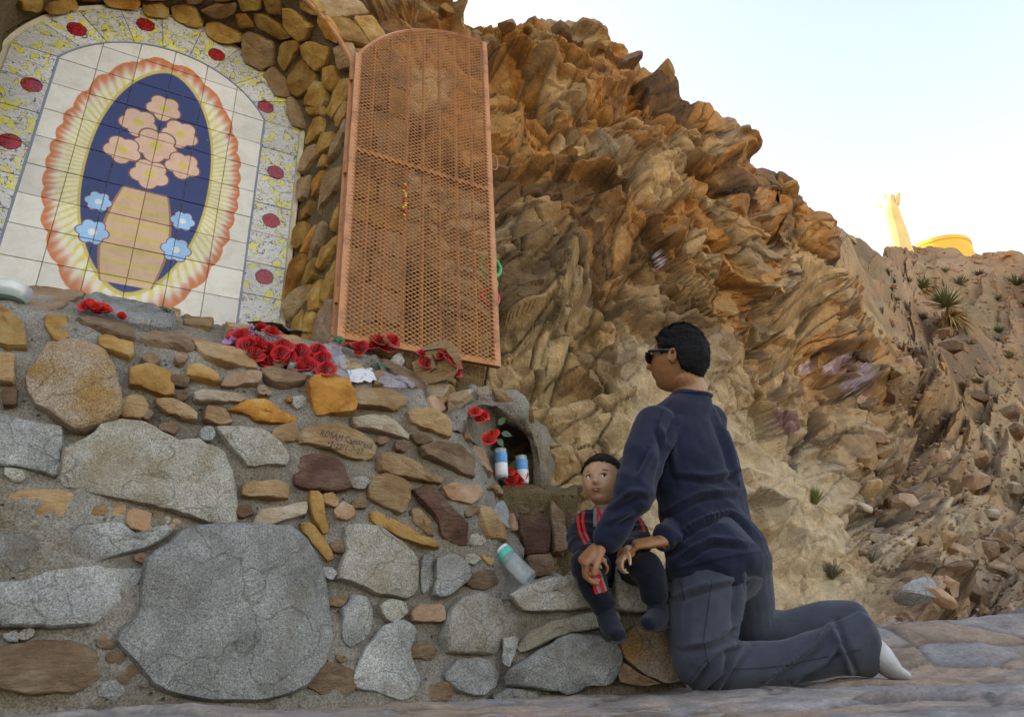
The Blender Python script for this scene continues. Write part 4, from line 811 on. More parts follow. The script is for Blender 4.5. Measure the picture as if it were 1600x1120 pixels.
# ---------------------------------------------------------------- kneeling man
man_empty_loc=np.array([.72,2.33,0.03])
shL,shR=P3(1016,662,2.29),P3(1114,655,2.53); lat=nrmz((shR-shL)*np.array([1,1,.25]))
elL,wrL=P3(990,772,2.14),P3(946,845,2.15); elR,wrR=P3(1085,790,2.45),P3(1034,846,2.24)
spine=[P3(1078,606,2.42),P3(1080,626,2.43),P3(1078,643,2.43),P3(1076,668,2.43),P3(1084,718,2.43),P3(1096,775,2.43),P3(1106,825,2.42),P3(1119,862,2.41)]
hipL,hipR=P3(1100,868,2.36),P3(1150,865,2.49); knL,knR=P3(1090,1036,2.29),P3(1172,980,2.56); anL,anR=P3(1335,1018,2.47),P3(1322,965,2.70)
hc=P3(1060,562,2.40); HR=basis((-.80,.54,.26),0,0.0); HH=.252
bodyb=MB(); head(bodyb,hc,HR,HH,False)
limb(bodyb,[hc+HR@np.array([0,-.10,-.25])*HH,P3(1076,604,2.42),P3(1080,628,2.43)],[.058,.060,.068],18)
limb(bodyb,spine[1:],[(.06,.055),(.12,.07),(.165,.085),(.165,.10),(.15,.10),(.145,.10),(.15,.11)],20,lat)
limb(bodyb,[shL,elL,wrL],[.045,.032,.026]); limb(bodyb,[shR,elR,wrR],[.045,.032,.026])
limb(bodyb,[hipL,knL],[.085,.055]); limb(bodyb,[knL,anL],[.052,.036]); limb(bodyb,[hipR,knR],[.08,.055]); limb(bodyb,[knR,anR],[.05,.036])
hand(bodyb,wrL-imU*.004-imR*.004,-imR*.72-imU*.60-fw*.15,imR*.55-imU*.75+fw*.1,1.0,(55,60,35),.05,(.4,.8,.3),1)
hand(bodyb,wrR-imR*.005,-imR*.95-imU*.10,-imU*.85-imR*.3,.92,(22,30,25),.05,(.35,.45,.85),-1)
man=union(bodyb,.0036,'person',M['skin1'],None,2); tag(man,'kneeling man in navy long sleeved shirt and sunglasses looking up at the mural','person')
def fold_shirt(co,no):
    a=np.array([mnoise.noise(Vector((c[0]*2.6+c[2]*2.0,c[1]*2.6,c[2]*7.5+c[0]*6)))for c in co]); b=np.array([mnoise.noise(Vector((c[0]*9,c[1]*9,c[2]*20+c[0]*14)))for c in co])
    w=smooth01(.80,.52,co[:,2])*.9+.25; return w*(.009*(1-2.4*np.abs(a))+.004*b)+crease(co,no,[[(1045,800),(1095,772),(1150,768)],[(1036,855),(1090,818),(1140,802),(1182,838)],[(1030,668),(1044,705),(1034,765)],[(1022,700),(1000,745)],[(960,790),(990,770),(1012,772)],[(955,815),(985,800)],[(1060,740),(1110,745),(1155,735)],[(1050,880),(1110,846),(1165,850)],[(1062,655),(1050,690),(1056,740)],[(1120,650),(1140,700),(1150,750)]],.015,5.5)
sh=MB(); limb(sh,[p for p in spine[1:]]+[P3(1124,882,2.41)],[(.080,.072),(.125,.085),(.178,.098),(.188,.120),(.172,.122),(.170,.126),(.180,.138),(.192,.148)],26,lat)
limb(sh,[shL+lat*.03,shL*.5+elL*.5+imR*.004,elL,elL*.5+wrL*.5,wrL+(elL-wrL)*.06],[.074,.068,.057,.049,.041]); limb(sh,[shR-lat*.03,shR*.5+elR*.5,elR,wrR+(elR-wrR)*.06],[.070,.062,.050,.036])
shirt=union(sh,.0055,'shirt',M['navy'],man,2,fold_shirt)
col_=MB(); col_.tube([P3(1080,619,2.43)+(lat*math.cos(t)*.074+np.cross([0,0,1],lat)*math.sin(t)*.066)+np.array([0,0,.012*math.sin(t)]) for t in np.linspace(0,2*math.pi,28,endpoint=False)],.008,6,closed=True); col_.build('collar',M['navy'],shirt)
def fold_tr(co,no):
    a=np.array([mnoise.noise(Vector((c[0]*7,c[1]*7,c[2]*5)))for c in co]); b=np.array([mnoise.noise(Vector((c[0]*12+c[2]*14,c[1]*8,c[2]*12)))for c in co]); dk=np.linalg.norm(co-knL,axis=1); w=.5+1.3*np.exp(-(dk/.13)**2); return w*.006*(1-2*np.abs(a))+.004*b*w+crease(co,no,[[(1078,1062),(1112,1020),(1155,1003)],[(1118,1076),(1140,1040),(1165,1008)],[(1195,1062),(1262,1016),(1300,972)],[(1330,1052),(1312,1010),(1300,978)],[(1160,880),(1156,940),(1150,990)],[(1060,930),(1100,915),(1150,905)],[(1070,1010),(1110,1000),(1145,975)],[(1095,1078),(1120,1050),(1128,1022)],[(1240,1060),(1290,1030),(1310,1000)]],.016,5.5)
tr=MB(); limb(tr,[P3(1114,835,2.42),P3(1120,868,2.41),P3(1122,892,2.41)],[(.155,.125),(.168,.14),(.165,.14)],22,lat)
limb(tr,[hipL+imR*.01,P3(1104,930,2.34),P3(1098,985,2.31),knL+imR*.012],[.108,.108,.100,.084]); limb(tr,[knL+imR*.02,P3(1150,1040,2.33),P3(1230,1034,2.39),P3(1300,1016,2.44),P3(1352,1006,2.49)],[.082,.068,.062,.068,(.098,.055)],20,imU)
limb(tr,[hipR,P3(1164,930,2.53),knR],[.105,.092,.078]); limb(tr,[knR,P3(1230,985,2.61),P3(1290,968,2.67),P3(1334,968,2.71)],[.074,.062,.060,.062])
trousers=union(tr,.0055,'trousers',M['slate'],man,2,fold_tr)
s_=MB(); limb(s_,[P3(1352,1004,2.50),P3(1374,1024,2.50),P3(1392,1046,2.52),P3(1411,1056,2.54)],[(.04,.045),(.036,.045),(.024,.044),(.015,.036)],16,imR); union(s_,.004,'sock',M['sock'],man,2)
s_=MB(); limb(s_,[P3(1330,955,2.70),P3(1345,968,2.70),P3(1362,1000,2.69),P3(1369,1018,2.68)],[(.022,.04),(.020,.045),(.015,.045),(.010,.035)],14,imR); union(s_,.004,'shoe',M['dleather'],man,2)
def line_man(p):
    x,y,z=p; zl=np.interp(y,[-.45,-.3,-.16,-.06,.06,.14,.22,.3,.45],[-.27,-.27,-.20,.06,.05,-.02,.16,.27,.30]); return z-zl
hair(hc,HR,HH,False,M['hair1'],man,.058,line_man)
g=MB(); hp=lambda x,y,z: hc+HR@np.array([x,y,z])*HH
for s in (-1,1): g.tube([hp(s*.25,.375,.03),hp(s*.32,.33,.035),hp(s*.345,.15,.035),hp(s*.345,-.03,.03),hp(s*.345,-.07,-.02)],[(.022*HH*1.2,.012*HH)]*5,6)
g.tube([hp(x,.40+.03*math.cos(x*5),.035) for x in np.linspace(-.27,.27,12)],.014*HH,6)
sg=g.build('sunglasses',M['blackg'],man)
for s in (-1,1):
    l=MB(); l.tube([hp(s*.15,.395,-.01),hp(s*.15,.412,-.01),hp(s*.15,.418,-.01)],[(.085*HH,.115*HH),(.085*HH,.115*HH),(.05*HH,.07*HH)],16,upv=HR[:,2]); l.build('lens',M['blackg'],sg)
# ---------------------------------------------------------------- small child on the step
cc=P3(942,751,2.42); CR=basis((-.42,-.86,.02),0,.06); CH=.180
cl=nrmz(np.array([.86,.42,0.])); cb=MB(); head(cb,cc,CR,CH,True)
csp=[P3(944,790,2.44),P3(945,803,2.45),P3(946,818,2.45),P3(949,845,2.46),P3(953,872,2.47),P3(955,893,2.47)]
caL=[P3(915,815,2.42),P3(904,848,2.34),P3(924,868,2.23)]; caR=[P3(982,812,2.50),P3(1000,842,2.40),P3(982,862,2.22)]
lA=[P3(936,888,2.44),P3(915,882,2.25),P3(945,948,2.24)]; lB=[P3(975,888,2.46),P3(1012,888,2.27),P3(1022,938,2.28)]
limb(cb,[cc+CR@np.array([0,-.06,-.32])*CH,csp[1]],[.036,.038],14); limb(cb,csp[1:],[(.05,.04),(.072,.05),(.072,.055),(.075,.058),(.075,.06)],16,cl)
for q in (caL,caR): limb(cb,q,[.03,.026,.02])
for q in (lA,lB): limb(cb,q,[.042,.034,.025])
limb(cb,[lA[2],P3(948,962,2.24)],[.026,.024]); limb(cb,[lB[2],P3(1026,955,2.27)],[.026,.024])
hand(cb,caL[2],imR*.8-imU*.25-fw*.2,-imU*.7-imR*.2,.52,(45,50,40),.05,(.6,.6,.3),-1); hand(cb,caR[2],-imR*.55-imU*.4-fw*.4,-imU*.6+imR*.5,.55,(50,60,45),.05,(.6,.6,.3),1)
child=union(cb,.0028,'person',M['skin2'],None,2); tag(child,'toddler in navy tracksuit with red stripes sitting on the granite step','person')
def fold_c(co,no): return np.array([.005*(1-2.2*abs(mnoise.noise(Vector((c[0]*12,c[1]*12,c[2]*22)))))+.0025*mnoise.noise(Vector((c[0]*34,c[1]*34,c[2]*40))) for c in co])
jb=MB(); limb(jb,csp[1:5]+[P3(955,884,2.47)],[(.052,.045),(.088,.062),(.098,.075),(.098,.08),(.09,.078)],20,cl); limb(jb,[caL[0]+cl*.015,caL[0]*.5+caL[1]*.5,caL[1],caL[2]+(caL[1]-caL[2])*.12],[.046,.043,.038,.028]); limb(jb,[caR[0]-cl*.015,caR[1],caR[2]+(caR[1]-caR[2])*.12],[.046,.038,.028])
jacket=union(jb,.0045,'jacket',M['tracksuit'],child,3,fold_c)
pb=MB(); limb(pb,[P3(953,878,2.47),P3(955,897,2.46)],[(.092,.075),(.095,.08)],18,cl)
limb(pb,[lA[0],lA[0]*.4+lA[1]*.6,lA[1],P3(928,915,2.23),lA[2]],[.054,.051,.047,.043,.034]); limb(pb,[lB[0],lB[0]*.4+lB[1]*.6,lB[1],P3(1020,915,2.26),P3(1022,932,2.28)],[.054,.051,.048,.043,.038])
pants=union(pb,.0045,'trousers',M['tracksuit'],child,3,fold_c)
def shoe(pts,rad):
    s=MB(); limb(s,pts,rad,16,imR); o=union(s,.0035,'shoe',M['shoe'],child,2)
    so=MB(); so.tube([p-np.array([0,0,r[1]*.9]) for p,r in zip(pts[1:],rad[1:])],[(r[0]*1.02,.006) for r in rad[1:]],12,upv=imR); so.build('sole',M['dleather'],o); return o
shoe([P3(946,956,2.25),P3(951,972,2.23),P3(960,986,2.19),P3(966,992,2.16)],[(.030,.034),(.033,.032),(.033,.024),(.026,.018)])
shoe([P3(1027,948,2.28),P3(1028,962,2.26),P3(1020,970,2.22),P3(1013,974,2.19)],[(.032,.034),(.034,.030),(.033,.023),(.026,.018)])
# eyes, brows, lips
cp=lambda x,y,z: cc+CR@np.array([x,y,z])*CH
M['eyew']=plain('eye_white',(.75,.72,.70),.15); M['iris']=plain('iris_dark',(.02,.011,.007),.08); M['lip']=plain('lip',(.36,.12,.10),.4)
for s in (-1,1):
    e=MB(); e.ball(cp(s*.145,.322,.0),.056*CH,16,12,CR); eo=e.build('eye',M['eyew'],child); i=MB(); i.ball(cp(s*.145-.010,.347,.006),np.array([.037,.034,.040])*CH,12,10,CR); i.build('iris',M['iris'],eo)
    b=MB(); b.tube([cp(s*(.145+q*.085),.385-.05*abs(q)-.02*(s*q>0)*abs(q),.10+.018*(1-q*q)) for q in np.linspace(-1,1,8)],[(.010*CH,.012*CH)]*8,5); b.build('eyebrow',M['hair2'],child)
    l=MB(); l.tube([cp(s*.145+q*.07,.385-.03*q*q,.045-.022*q*q) for q in np.linspace(-1,1,8)],.007*CH,5); l.build('eyelid',M['hair2'],child)
l=MB(); l.tube([cp(q*.085,.452-.05*q*q,-.233-.006*q*q) for q in np.linspace(-1,1,9)],[(.014*CH*(1-.6*abs(q)),.012*CH) for q in np.linspace(-1,1,9)],6); l.tube([cp(q*.075,.452-.05*q*q,-.272+.01*q*q) for q in np.linspace(-1,1,9)],[(.018*CH*(1-.6*abs(q)),.012*CH) for q in np.linspace(-1,1,9)],6); l.build('lips',M['lip'],child)
def line_child(p):
    x,y,z=p; zl=np.interp(y,[-.45,-.3,-.14,0,.12,.25,.34,.45],[-.25,-.25,-.12,.10,.12,.27,.33,.36]); return z-zl
hair(cc,CR,CH,True,M['hair2'],child,.042,line_child)
def on_mesh(o):
    bv=BVHTree.FromObject(o,bpy.context.evaluated_depsgraph_get())
    def f(x,y):
        h=bv.ray_cast(Vector(CAM),Vector(ray(x,y))); return (np.array(h[0]),np.array(h[1])) if h[0] else None
    return f
def strip(o,line,w,mat,name,lift=.0018):
    """sewn-on band: follows the cloth under a traced line"""
    f=on_mesh(o); L_=np.array(line,float); t=np.linspace(0,len(L_)-1,len(L_)*7); L_=catmull(L_,t); V=[];F=[]
    d=np.gradient(L_,axis=0); d/=np.linalg.norm(d,axis=1)[:,None]+1e-9; k=0
    for (x,y),(dx,dy) in zip(L_,d):
        row=[f(x-dy*w*q,y+dx*w*q) for q in (-.5,-.17,.17,.5)]
        if any(r is None for r in row): k=0; continue
        V+=[r[0]+r[1]*lift for r in row]; 
        if k: 
            n=len(V); F+=[(n-8+i,n-7+i,n-3+i,n-4+i) for i in range(3)]
        k=1
    if F: return mobj(name,V,F,mat,o,True)
z1=lambda s: [(860+a/3.295,680+b/3.295) for a,b in s]
strip(jacket,z1([(200,322),(155,375),(142,430),(152,500),(182,562)]),4.2,M['red'],'stripe'); strip(jacket,z1([(222,330),(180,380),(166,430),(174,490),(196,545)]),4.2,M['red'],'stripe')
strip(jacket,z1([(246,360),(240,410),(240,470)]),12,M['grey'],'chest_panel',.0012); strip(jacket,z1([(275,352),(275,410),(275,480)]),13,M['grey'],'chest_panel',.0012)
for a_,b_ in (((240,470),(246,378)),((246,378),(263,430)),((263,430),(284,376)),((284,376),(287,468))): strip(jacket,z1([a_,b_]),3.2,M['red'],'letter_stroke',.0034)
strip(pants,z1([(165,625),(200,655),(232,720),(262,808)]),19,M['grey'],'side_panel',.0012); strip(pants,z1([(146,640),(184,662),(212,722),(238,815)]),5,M['red'],'stripe',.003); strip(pants,z1([(182,630),(216,655),(246,725),(274,808)]),5,M['red'],'stripe',.003)
strip(jacket,z1([(452,420),(470,455),(485,500)]),5,M['red'],'stripe')
M['thread']=fabric('seam_thread',(.006,.008,.018),400); M['thread2']=fabric('trouser_seam',(.022,.024,.033),400)
strip(shirt,[(1040,892),(1075,886),(1120,874),(1160,866),(1196,861)],3.0,M['thread'],'hem_stitch'); strip(shirt,[(1050,626),(1034,646),(1027,672),(1032,700)],1.6,M['thread'],'shoulder_seam'); strip(shirt,[(950,856),(940,848),(930,846)],2.0,M['thread'],'cuff_stitch')
strip(trousers,[(1062,905),(1066,920),(1070,938)],2.2,M['thread2'],'pocket_slit'); strip(trousers,[(1112,905),(1106,950),(1100,1000),(1108,1045)],1.6,M['thread2'],'side_seam'); strip(trousers,[(1140,1046),(1220,1040),(1300,1024),(1345,1014)],1.6,M['thread2'],'side_seam')
# ================================================================== SMALL THINGS
bpy.context.view_layer.update(); DG=bpy.context.evaluated_depsgraph_get()
on_cliff=on_mesh(cliff); on_wallm=on_mesh(wall)
def petal_rose(name,col,col2):
    m,nt,b=new_mat(name); p=geo_pos(nt); nt.links.new(ramp(nt,noise_tex(nt,60,3,.6,p),[(.35,col2),(.65,col)]),b.inputs[0]); b.inputs['Roughness'].default_value=.55; b.inputs['Sheen Weight'].default_value=.2; b.inputs['Specular IOR Level'].default_value=.2; return m
M['rose']=petal_rose('rose_red',(.62,.010,.012),(.42,.005,.008)); M['scarlet']=petal_rose('scarlet_petal',(.75,.02,.008),(.55,.012,.006)); M['darkrose']=petal_rose('dried_rose',(.16,.012,.010),(.08,.006,.006))
M['leaf']=plain('rose_leaf',(.035,.085,.025),.45,bumps=(80,.3,.002),var=.3)
def rose_mesh(seed):
    r=random.Random(seed); mb=MB()
    for L_,(n,rad,hgt,op) in enumerate(((3,.16,.95,.05),(3,.32,.95,.12),(4,.52,.85,.25),(5,.74,.68,.45),(5,.95,.45,.75))):
        for k in range(n):
            a0=2*math.pi*(k+.37*L_)/n+r.uniform(-.15,.15); wd=2*math.pi/n*.72; V=[]; nu,nv=6,5
            for i in range(nu):
                for j in range(nv):
                    u=i/(nu-1)*2-1; v=j/(nv-1); a=a0+u*wd*(.6+.4*math.sin(v*2.4)); rr=rad*(.35+.65*v**.7)*(1+op*v*v*.5)+.05*math.cos(u*3); z=-.35+(hgt+.35)*v-.16*u*u*v-op*.35*v**4+r.uniform(-.02,.02)
                    V.append((math.cos(a)*rr,math.sin(a)*rr,z))
            mb.add(V,[(i*nv+j,(i+1)*nv+j,(i+1)*nv+j+1,i*nv+j+1) for i in range(nu-1) for j in range(nv-1)])
    me=bpy.data.meshes.new('rose'); me.from_pydata(mb.v,[],mb.f); me.polygons.foreach_set('use_smooth',[True]*len(me.polygons)); me.update(); return me
ROSE=[rose_mesh(i) for i in range(4)]; RM={}
def rose_at(P_,nrm,r,mat,parent):
    i=random.randrange(4); key=(i,mat)
    if key not in RM: me=ROSE[i].copy(); me.materials.append(M[mat]); RM[key]=me
    o=bpy.data.objects.new('rose',RM[key]); COL.objects.link(o); q=Vector(nrm).to_track_quat('Z','Y').to_matrix().to_4x4()@Matrix.Rotation(random.uniform(0,6),4,'Z')
    o.parent=parent; o.matrix_parent_inverse=parent.matrix_world.inverted(); o.matrix_world=Matrix.Translation(Vector(P_))@q@Matrix.Scale(r,4); return o
def leaf_at(P_,d,up,ln,parent,mat='leaf'):
    d=nrmz(d); s=nrmz(np.cross(d,up)); u=np.cross(s,d); V=[];n=6
    for i in range(n+1):
        t=i/n; w=.36*ln*math.sin(math.pi*t**.8)*(1-.25*t)
        for q in (-1,0,1): V.append(np.asarray(P_)+d*ln*t+s*w*q+u*(.12*ln*abs(q)-.22*ln*t*t))
    return mobj('leaf',V,[(i*3+q,i*3+q+1,i*3+q+4,i*3+q+3) for i in range(n) for q in (0,1)],M[mat],parent)
def bouquet(label,pix,r,mat='rose',lift=(.015,.05),surf=None,leaves=(),group=None,face=None):
    surf=surf or (lambda x,y:on_wallm(x,y) or on_wall(x,y)); pts=[surf(*p) for p in pix]; c=np.mean([p[0] for p in pts],0)
    root=empty('rose_bouquet',c-np.array([0,0,.02])); tag(root,label,'roses',group); bpy.context.view_layer.update()
    for p,n in pts:
        n2=nrmz(np.asarray(n)*.5+(CAM-p)/np.linalg.norm(CAM-p)*.6+np.array([0,0,.45])+rng.normal(size=3)*.3); rose_at(p+np.asarray(n)*random.uniform(*lift)*.8,n2,r*random.uniform(.85,1.15),mat,root)
    for x,y,ang,ln in leaves:
        p,n=surf(x,y); leaf_at(p+np.asarray(n)*.02,imR*math.cos(math.radians(ang))+imU*math.sin(math.radians(ang))+nrmz(n)*.3,nrmz(n),ln,root)
    return root
def film(name,col,alpha,rough=.25):
    m,nt,b=new_mat(name); b.inputs[0].default_value=(*col,1); b.inputs['Alpha'].default_value=alpha; b.inputs['Roughness'].default_value=rough; b.inputs['Coat Weight'].default_value=.4; bump(nt,b,noise_tex(nt,35,4,.6,geo_pos(nt)),.5,.01); return m
M['film']=film('clear_wrap',(.42,.39,.46),.40); M['lav']=film('lavender_wrap',(.42,.22,.50),.75); M['paper']=plain('white_card',(.50,.48,.52),.8,bumps=(40,.2,.003))
def sheet(name,poly,mat,parent,lift=.012,crump=.012,surf=None,nx=16):
    """crumpled sheet lying on the ledge inside a traced quad"""
    surf=surf or (lambda x,y:on_wallm(x,y) or on_wall(x,y)); a,b,c,d=[np.array(q,float) for q in poly]; V=[]
    for i in range(nx):
        for j in range(nx):
            u,v=i/(nx-1),j/(nx-1); q=(a*(1-u)+b*u)*(1-v)+(d*(1-u)+c*u)*v; p,n=surf(*q); p=np.array(p); V.append(p+np.asarray(n)*(lift+crump*fbm(p,22,3.0,3)+crump*.8))
    return mobj(name,V,[(i*nx+j,(i+1)*nx+j,(i+1)*nx+j+1,i*nx+j+1) for i in range(nx-1) for j in range(nx-1)],M[mat],parent,True)
bA=bouquet('large bunch of red roses in lavender wrap on the sloping ledge',[(365,548),(384,536),(400,550),(420,540),(395,565),(414,562),(434,560),(380,552),(430,574),(406,530),(372,540),(420,572),(440,572),(388,545)],.029,lift=(.02,.07))
sheet('wrapper',[(348,548),(368,526),(404,519),(372,556)],'lav',bA,.02,.02); sheet('wrapper',[(404,519),(440,545),(446,574),(425,560)],'film',bA,.03,.02)
bB=bouquet('second bunch of red roses just below the lavender wrapped bunch',[(452,568),(468,561),(486,570),(463,584),(488,588),(502,576),(476,578),(505,590),(448,578),(494,564)],.027,lift=(.02,.06)); sheet('wrapper',[(478,556),(530,548),(536,598),(505,594)],'film',bB,.02,.02)
bC=bouquet('red roses with green leaves tucked under the gate hinge',[(546,554),(560,546),(573,540),(586,548),(599,550),(590,558),(566,558),(578,552)],.026,lift=(.03,.07),leaves=[(540,545,150,.06),(532,540,200,.055),(545,535,120,.055),(575,570,-60,.06),(585,575,-30,.05),(528,548,170,.05)])
rb=MB(); pp=[on_wall(*q)[0]+np.array([0,0,.03]) for q in ((512,558),(524,554),(545,545))]; rb.tube(pp,.006,8); rb.build('striped_stick',M['rose'],bC)
bD=bouquet('few red roses with dark leaves below the free end of the gate',[(648,570),(660,578),(684,566),(694,572),(700,584),(690,560),(703,594)],.024,lift=(.03,.06),leaves=[(668,590,20,.06),(680,588,60,.07),(690,592,-30,.06),(655,582,-50,.05),(676,580,110,.05)])
bE=bouquet('bright scarlet petals lying in the gap under the grey ledge boulder',[(133,494),(143,491),(154,494),(164,499),(174,503),(184,507),(150,498)],.021,'scarlet',(.03,.05))
bF=bouquet('single dried dark red flower on the ledge before the tiles',[(238,479),(243,482)],.018,'darkrose',(.03,.04),leaves=[(248,488,-40,.04),(252,490,-20,.03)])
nc=sheet('greeting_card',[(540,585),(576,582),(582,598),(548,603)],'paper',None,.020,.0015); tag(nc,'folded white greeting card lying below the hinge roses','card')
pw=sheet('plastic_wrap',[(585,596),(632,598),(650,616),(600,612)],'film',None,.02,.014); tag(pw,'crumpled clear plastic sleeve left on the ledge stones','plastic')
# niche: roses and candles
shelf=lambda x,y:(onplane(x,y,T0-TN*.03,TN),TN)
nich=lambda x,y:(atd(x,y,float(np.interp(x,[735,780,830],[2.44,2.52,2.74]))),np.array([.2,-.9,.3]))
bouquet('red roses with small leaves at the left lip of the niche',[(742,646),(751,655),(763,686),(771,680),(765,692),(756,650)],.020,'scarlet',(.0,.02),nich,[(778,668,40,.045),(782,682,-20,.045),(776,690,-60,.04)])
bouquet('red roses resting against the candles inside the niche',[(795,738),(806,745),(817,744),(801,752),(811,752),(797,748)],.021,'scarlet',(-.01,.01),shelf)
M['glass']=new_mat('candle_glass')[0]; bg_=M['glass'].node_tree.nodes['Principled BSDF']; bg_.inputs['Transmission Weight'].default_value=.7; bg_.inputs['Roughness'].default_value=.08; bg_.inputs[0].default_value=(.75,.8,.85,1)
M['lblue']=plain('blue_label',(.06,.30,.62),.4); M['lwhite']=plain('white_label',(.62,.62,.66),.4,bumps=(60,.05,.001),var=.25)
def candle(x,y,d,label,h=.125,r=.026):
    b=atd(x,y,d); root=empty('votive_candle',b); tag(root,label,'candle','votive candles in the niche'); bpy.context.view_layer.update()
    MB().lathe([(r*.8,0),(r,.004),(r,h-.004),(r*.94,h),(r*.86,h),(r*.86,h-.02)],b).build('glass',M['glass'],root); MB().lathe([(r*1.02,.012),(r*1.03,.013),(r*1.03,h*.5),(r*1.02,h*.5+.001)],b).build('picture_label',M['lwhite'],root); MB().lathe([(r*1.02,h*.5+.0015),(r*1.03,h*.5+.002),(r*1.03,h-.02),(r*1.02,h-.019)],b).build('blue_label',M['lblue'],root)
candle(817,758,2.80,'glass votive candle with blue and white label behind the niche roses'); candle(784,748,2.72,'glass votive candle half hidden by the wall edge in the niche')
# water bottle leaning in the corner
m,nt,b=new_mat('clear_plastic'); b.inputs['Alpha'].default_value=.22; b.inputs['Roughness'].default_value=.08; b.inputs['IOR'].default_value=1.5; b.inputs['Coat Weight'].default_value=1; b.inputs[0].default_value=(.75,.82,.86,1); M['pet']=m
p0=atd(829,905,2.40); p1=atd(776,853,2.44); axb=nrmz(p1-p0); Lb=float(np.linalg.norm(p1-p0)); Rb=np.array(Vector(axb).to_track_quat('Z','Y').to_matrix())
bt=empty('water_bottle',p0); tag(bt,'clear plastic water bottle with green label leaning in the corner of the wall','bottle'); bpy.context.view_layer.update(); rb_=.031
pr_=[(.018,.004),(.027,0),(rb_,.008)]
for k in range(9): z=.012+k*.0105; pr_+=[(rb_,z),(rb_*.95,z+.005)]
pr_+=[(rb_,.112),(rb_,Lb*.68),(rb_*.9,Lb*.78),(rb_*.5,Lb*.90),(.0125,Lb*.93),(.0125,Lb*.95)]; MB().lathe(pr_,p0,Rb,28).build('bottle_body',M['pet'],bt)
MB().lathe([(.0125,Lb*.945),(.0150,Lb*.947),(.0150,Lb*1.0),(.013,Lb*1.003)],p0,Rb,20).build('cap',plain('white_cap',(.68,.72,.76),.4),bt)
MB().lathe([(rb_*1.01,.112),(rb_*1.025,.113),(rb_*1.025,.136),(rb_*1.01,.137)],p0,Rb,28).build('label',plain('green_label',(.03,.42,.32),.35),bt); MB().lathe([(rb_*1.01,.1375),(rb_*1.025,.138),(rb_*1.0,.146),(rb_*.99,.147)],p0,Rb,28).build('label_band',plain('label_silver',(.6,.66,.7),.3),bt)
# ledge left: figurine and glass bowl
M['terra']=plain('terracotta',(.36,.15,.06),.7,bumps=(50,.4,.006),var=.3)
q=on_wall(10,428)[0]; fg=MB(); limb(fg,[q,q+np.array([0,0,.05]),q+np.array([.004,0,.10])],[(.045,.04),(.05,.045),(.03,.028)]); limb(fg,[q+np.array([.0,-.01,.10]),q+np.array([.0,-.012,.135])],[.028,.026]); limb(fg,[q+np.array([.02,-.02,.09]),q+np.array([.045,-.035,.06]),q+np.array([.03,-.05,.045])],[.016,.015,.012]); limb(fg,[q+np.array([-.02,-.02,.09]),q+np.array([-.03,-.05,.06]),q+np.array([.0,-.055,.045])],[.016,.015,.012])
fo=union(fg,.0035,'figurine',M['terra'],None,2); tag(fo,'small terracotta kneeling figurine on the ledge at the foot of the tiles','figurine')
q=on_wall(10,474)[0]; tb=MB(); tb.lathe([(.03,0),(.05,.004),(.058,.03),(.060,.05),(.056,.05),(.053,.028),(.03,.008)],q+np.array([0,0,.002]),None,28); to=tb.build('glass_bowl',M['glass'],None); tag(to,'small glass bowl with green candle wax on the left ledge','bowl'); wx=MB(); wx.lathe([(.02,.009),(.045,.012),(.048,.022)],q,None,20); wx.build('wax',plain('green_wax',(.08,.35,.12),.5),to)
# ornaments and beads on the gate
M['green']=plain('green_plastic',(.015,.30,.10),.4); M['redp']=plain('red_plastic',(.55,.012,.02),.35)
def torus(mb,c,r,t,n=24): mb.tube([c+A*r*math.cos(a)+ax3*r*math.sin(a) for a in np.linspace(0,2*math.pi,n,endpoint=False)],t,8,closed=True)
wr=empty('ring_ornament',gp(GW+.012,1.72,.03)); tag(wr,'green and red ring ornament wired to the free edge of the gate','ornament'); bpy.context.view_layer.update()
w=MB(); torus(w,gp(GW+.005,1.83,.03),.052,.010); w.build('green_ring',M['green'],wr); w=MB(); torus(w,gp(GW-.002,1.665,.03),.042,.010); w.build('red_ring',M['redp'],wr); w=MB(); torus(w,gp(GW+.01,1.745,.03),.026,.008); w.build('green_loop',M['green'],wr); w=MB(); w.ball(gp(GW+.01,1.665,.03),.016); w.build('green_bead',M['green'],wr)
rs=empty('bead_string',gp(.245,2.04,.03)); tag(rs,'short string of yellow and red beads hanging on the gate mesh','beads'); bpy.context.view_layer.update()
for k in range(14):
    w=MB(); w.ball(gp(.245+.006*math.sin(k*1.7),2.12-k*.013,-.022),.0065,8,6); w.build('bead',M['redp'] if k%5 in(1,2) else plain('yellow_bead',(.62,.42,.03),.4) if k==0 else bpy.data.materials['yellow_bead'],rs)
# handwriting on two wall stones
def writing(text,pa,pb,hpx,st,mat):
    cu=bpy.data.curves.new('t','FONT'); cu.body=text; cu.resolution_u=2; cu.shear=.15; o=bpy.data.objects.new('t',cu); COL.objects.link(o); bpy.context.view_layer.update(); me=bpy.data.meshes.new_from_object(o.evaluated_get(bpy.context.evaluated_depsgraph_get())); bpy.data.objects.remove(o)
    v=np.array([x.co[:2] for x in me.vertices]); v[:,0]/=v[:,0].max(); v[:,1]/=.7; f=on_mesh(st); pa,pb=np.array(pa,float),np.array(pb,float); d=pb-pa; nrm=np.array([d[1],-d[0]])/np.linalg.norm(d); V=[]
    for x,y in v:
        q=pa+d*x+nrm*y*hpx+np.array([0,1.2*math.sin(x*23)]); h=f(*q) or on_wall(*q); V.append(np.array(h[0])+np.array(h[1])*.0015)
    return mobj('handwriting',V,[tuple(p.vertices) for p in me.polygons],mat,st,False)
M['ink']=plain('black_marker',(.03,.026,.024),.7)
st=wall_stones[next(i for i,w_ in enumerate(WALL) if w_[3].startswith('530 665'))]
writing('ROSAM Camarena',(499,680),(581,701),10,st,M['ink']); writing('12-22/1-7-23',(508,696),(566,710),9,st,M['ink'])
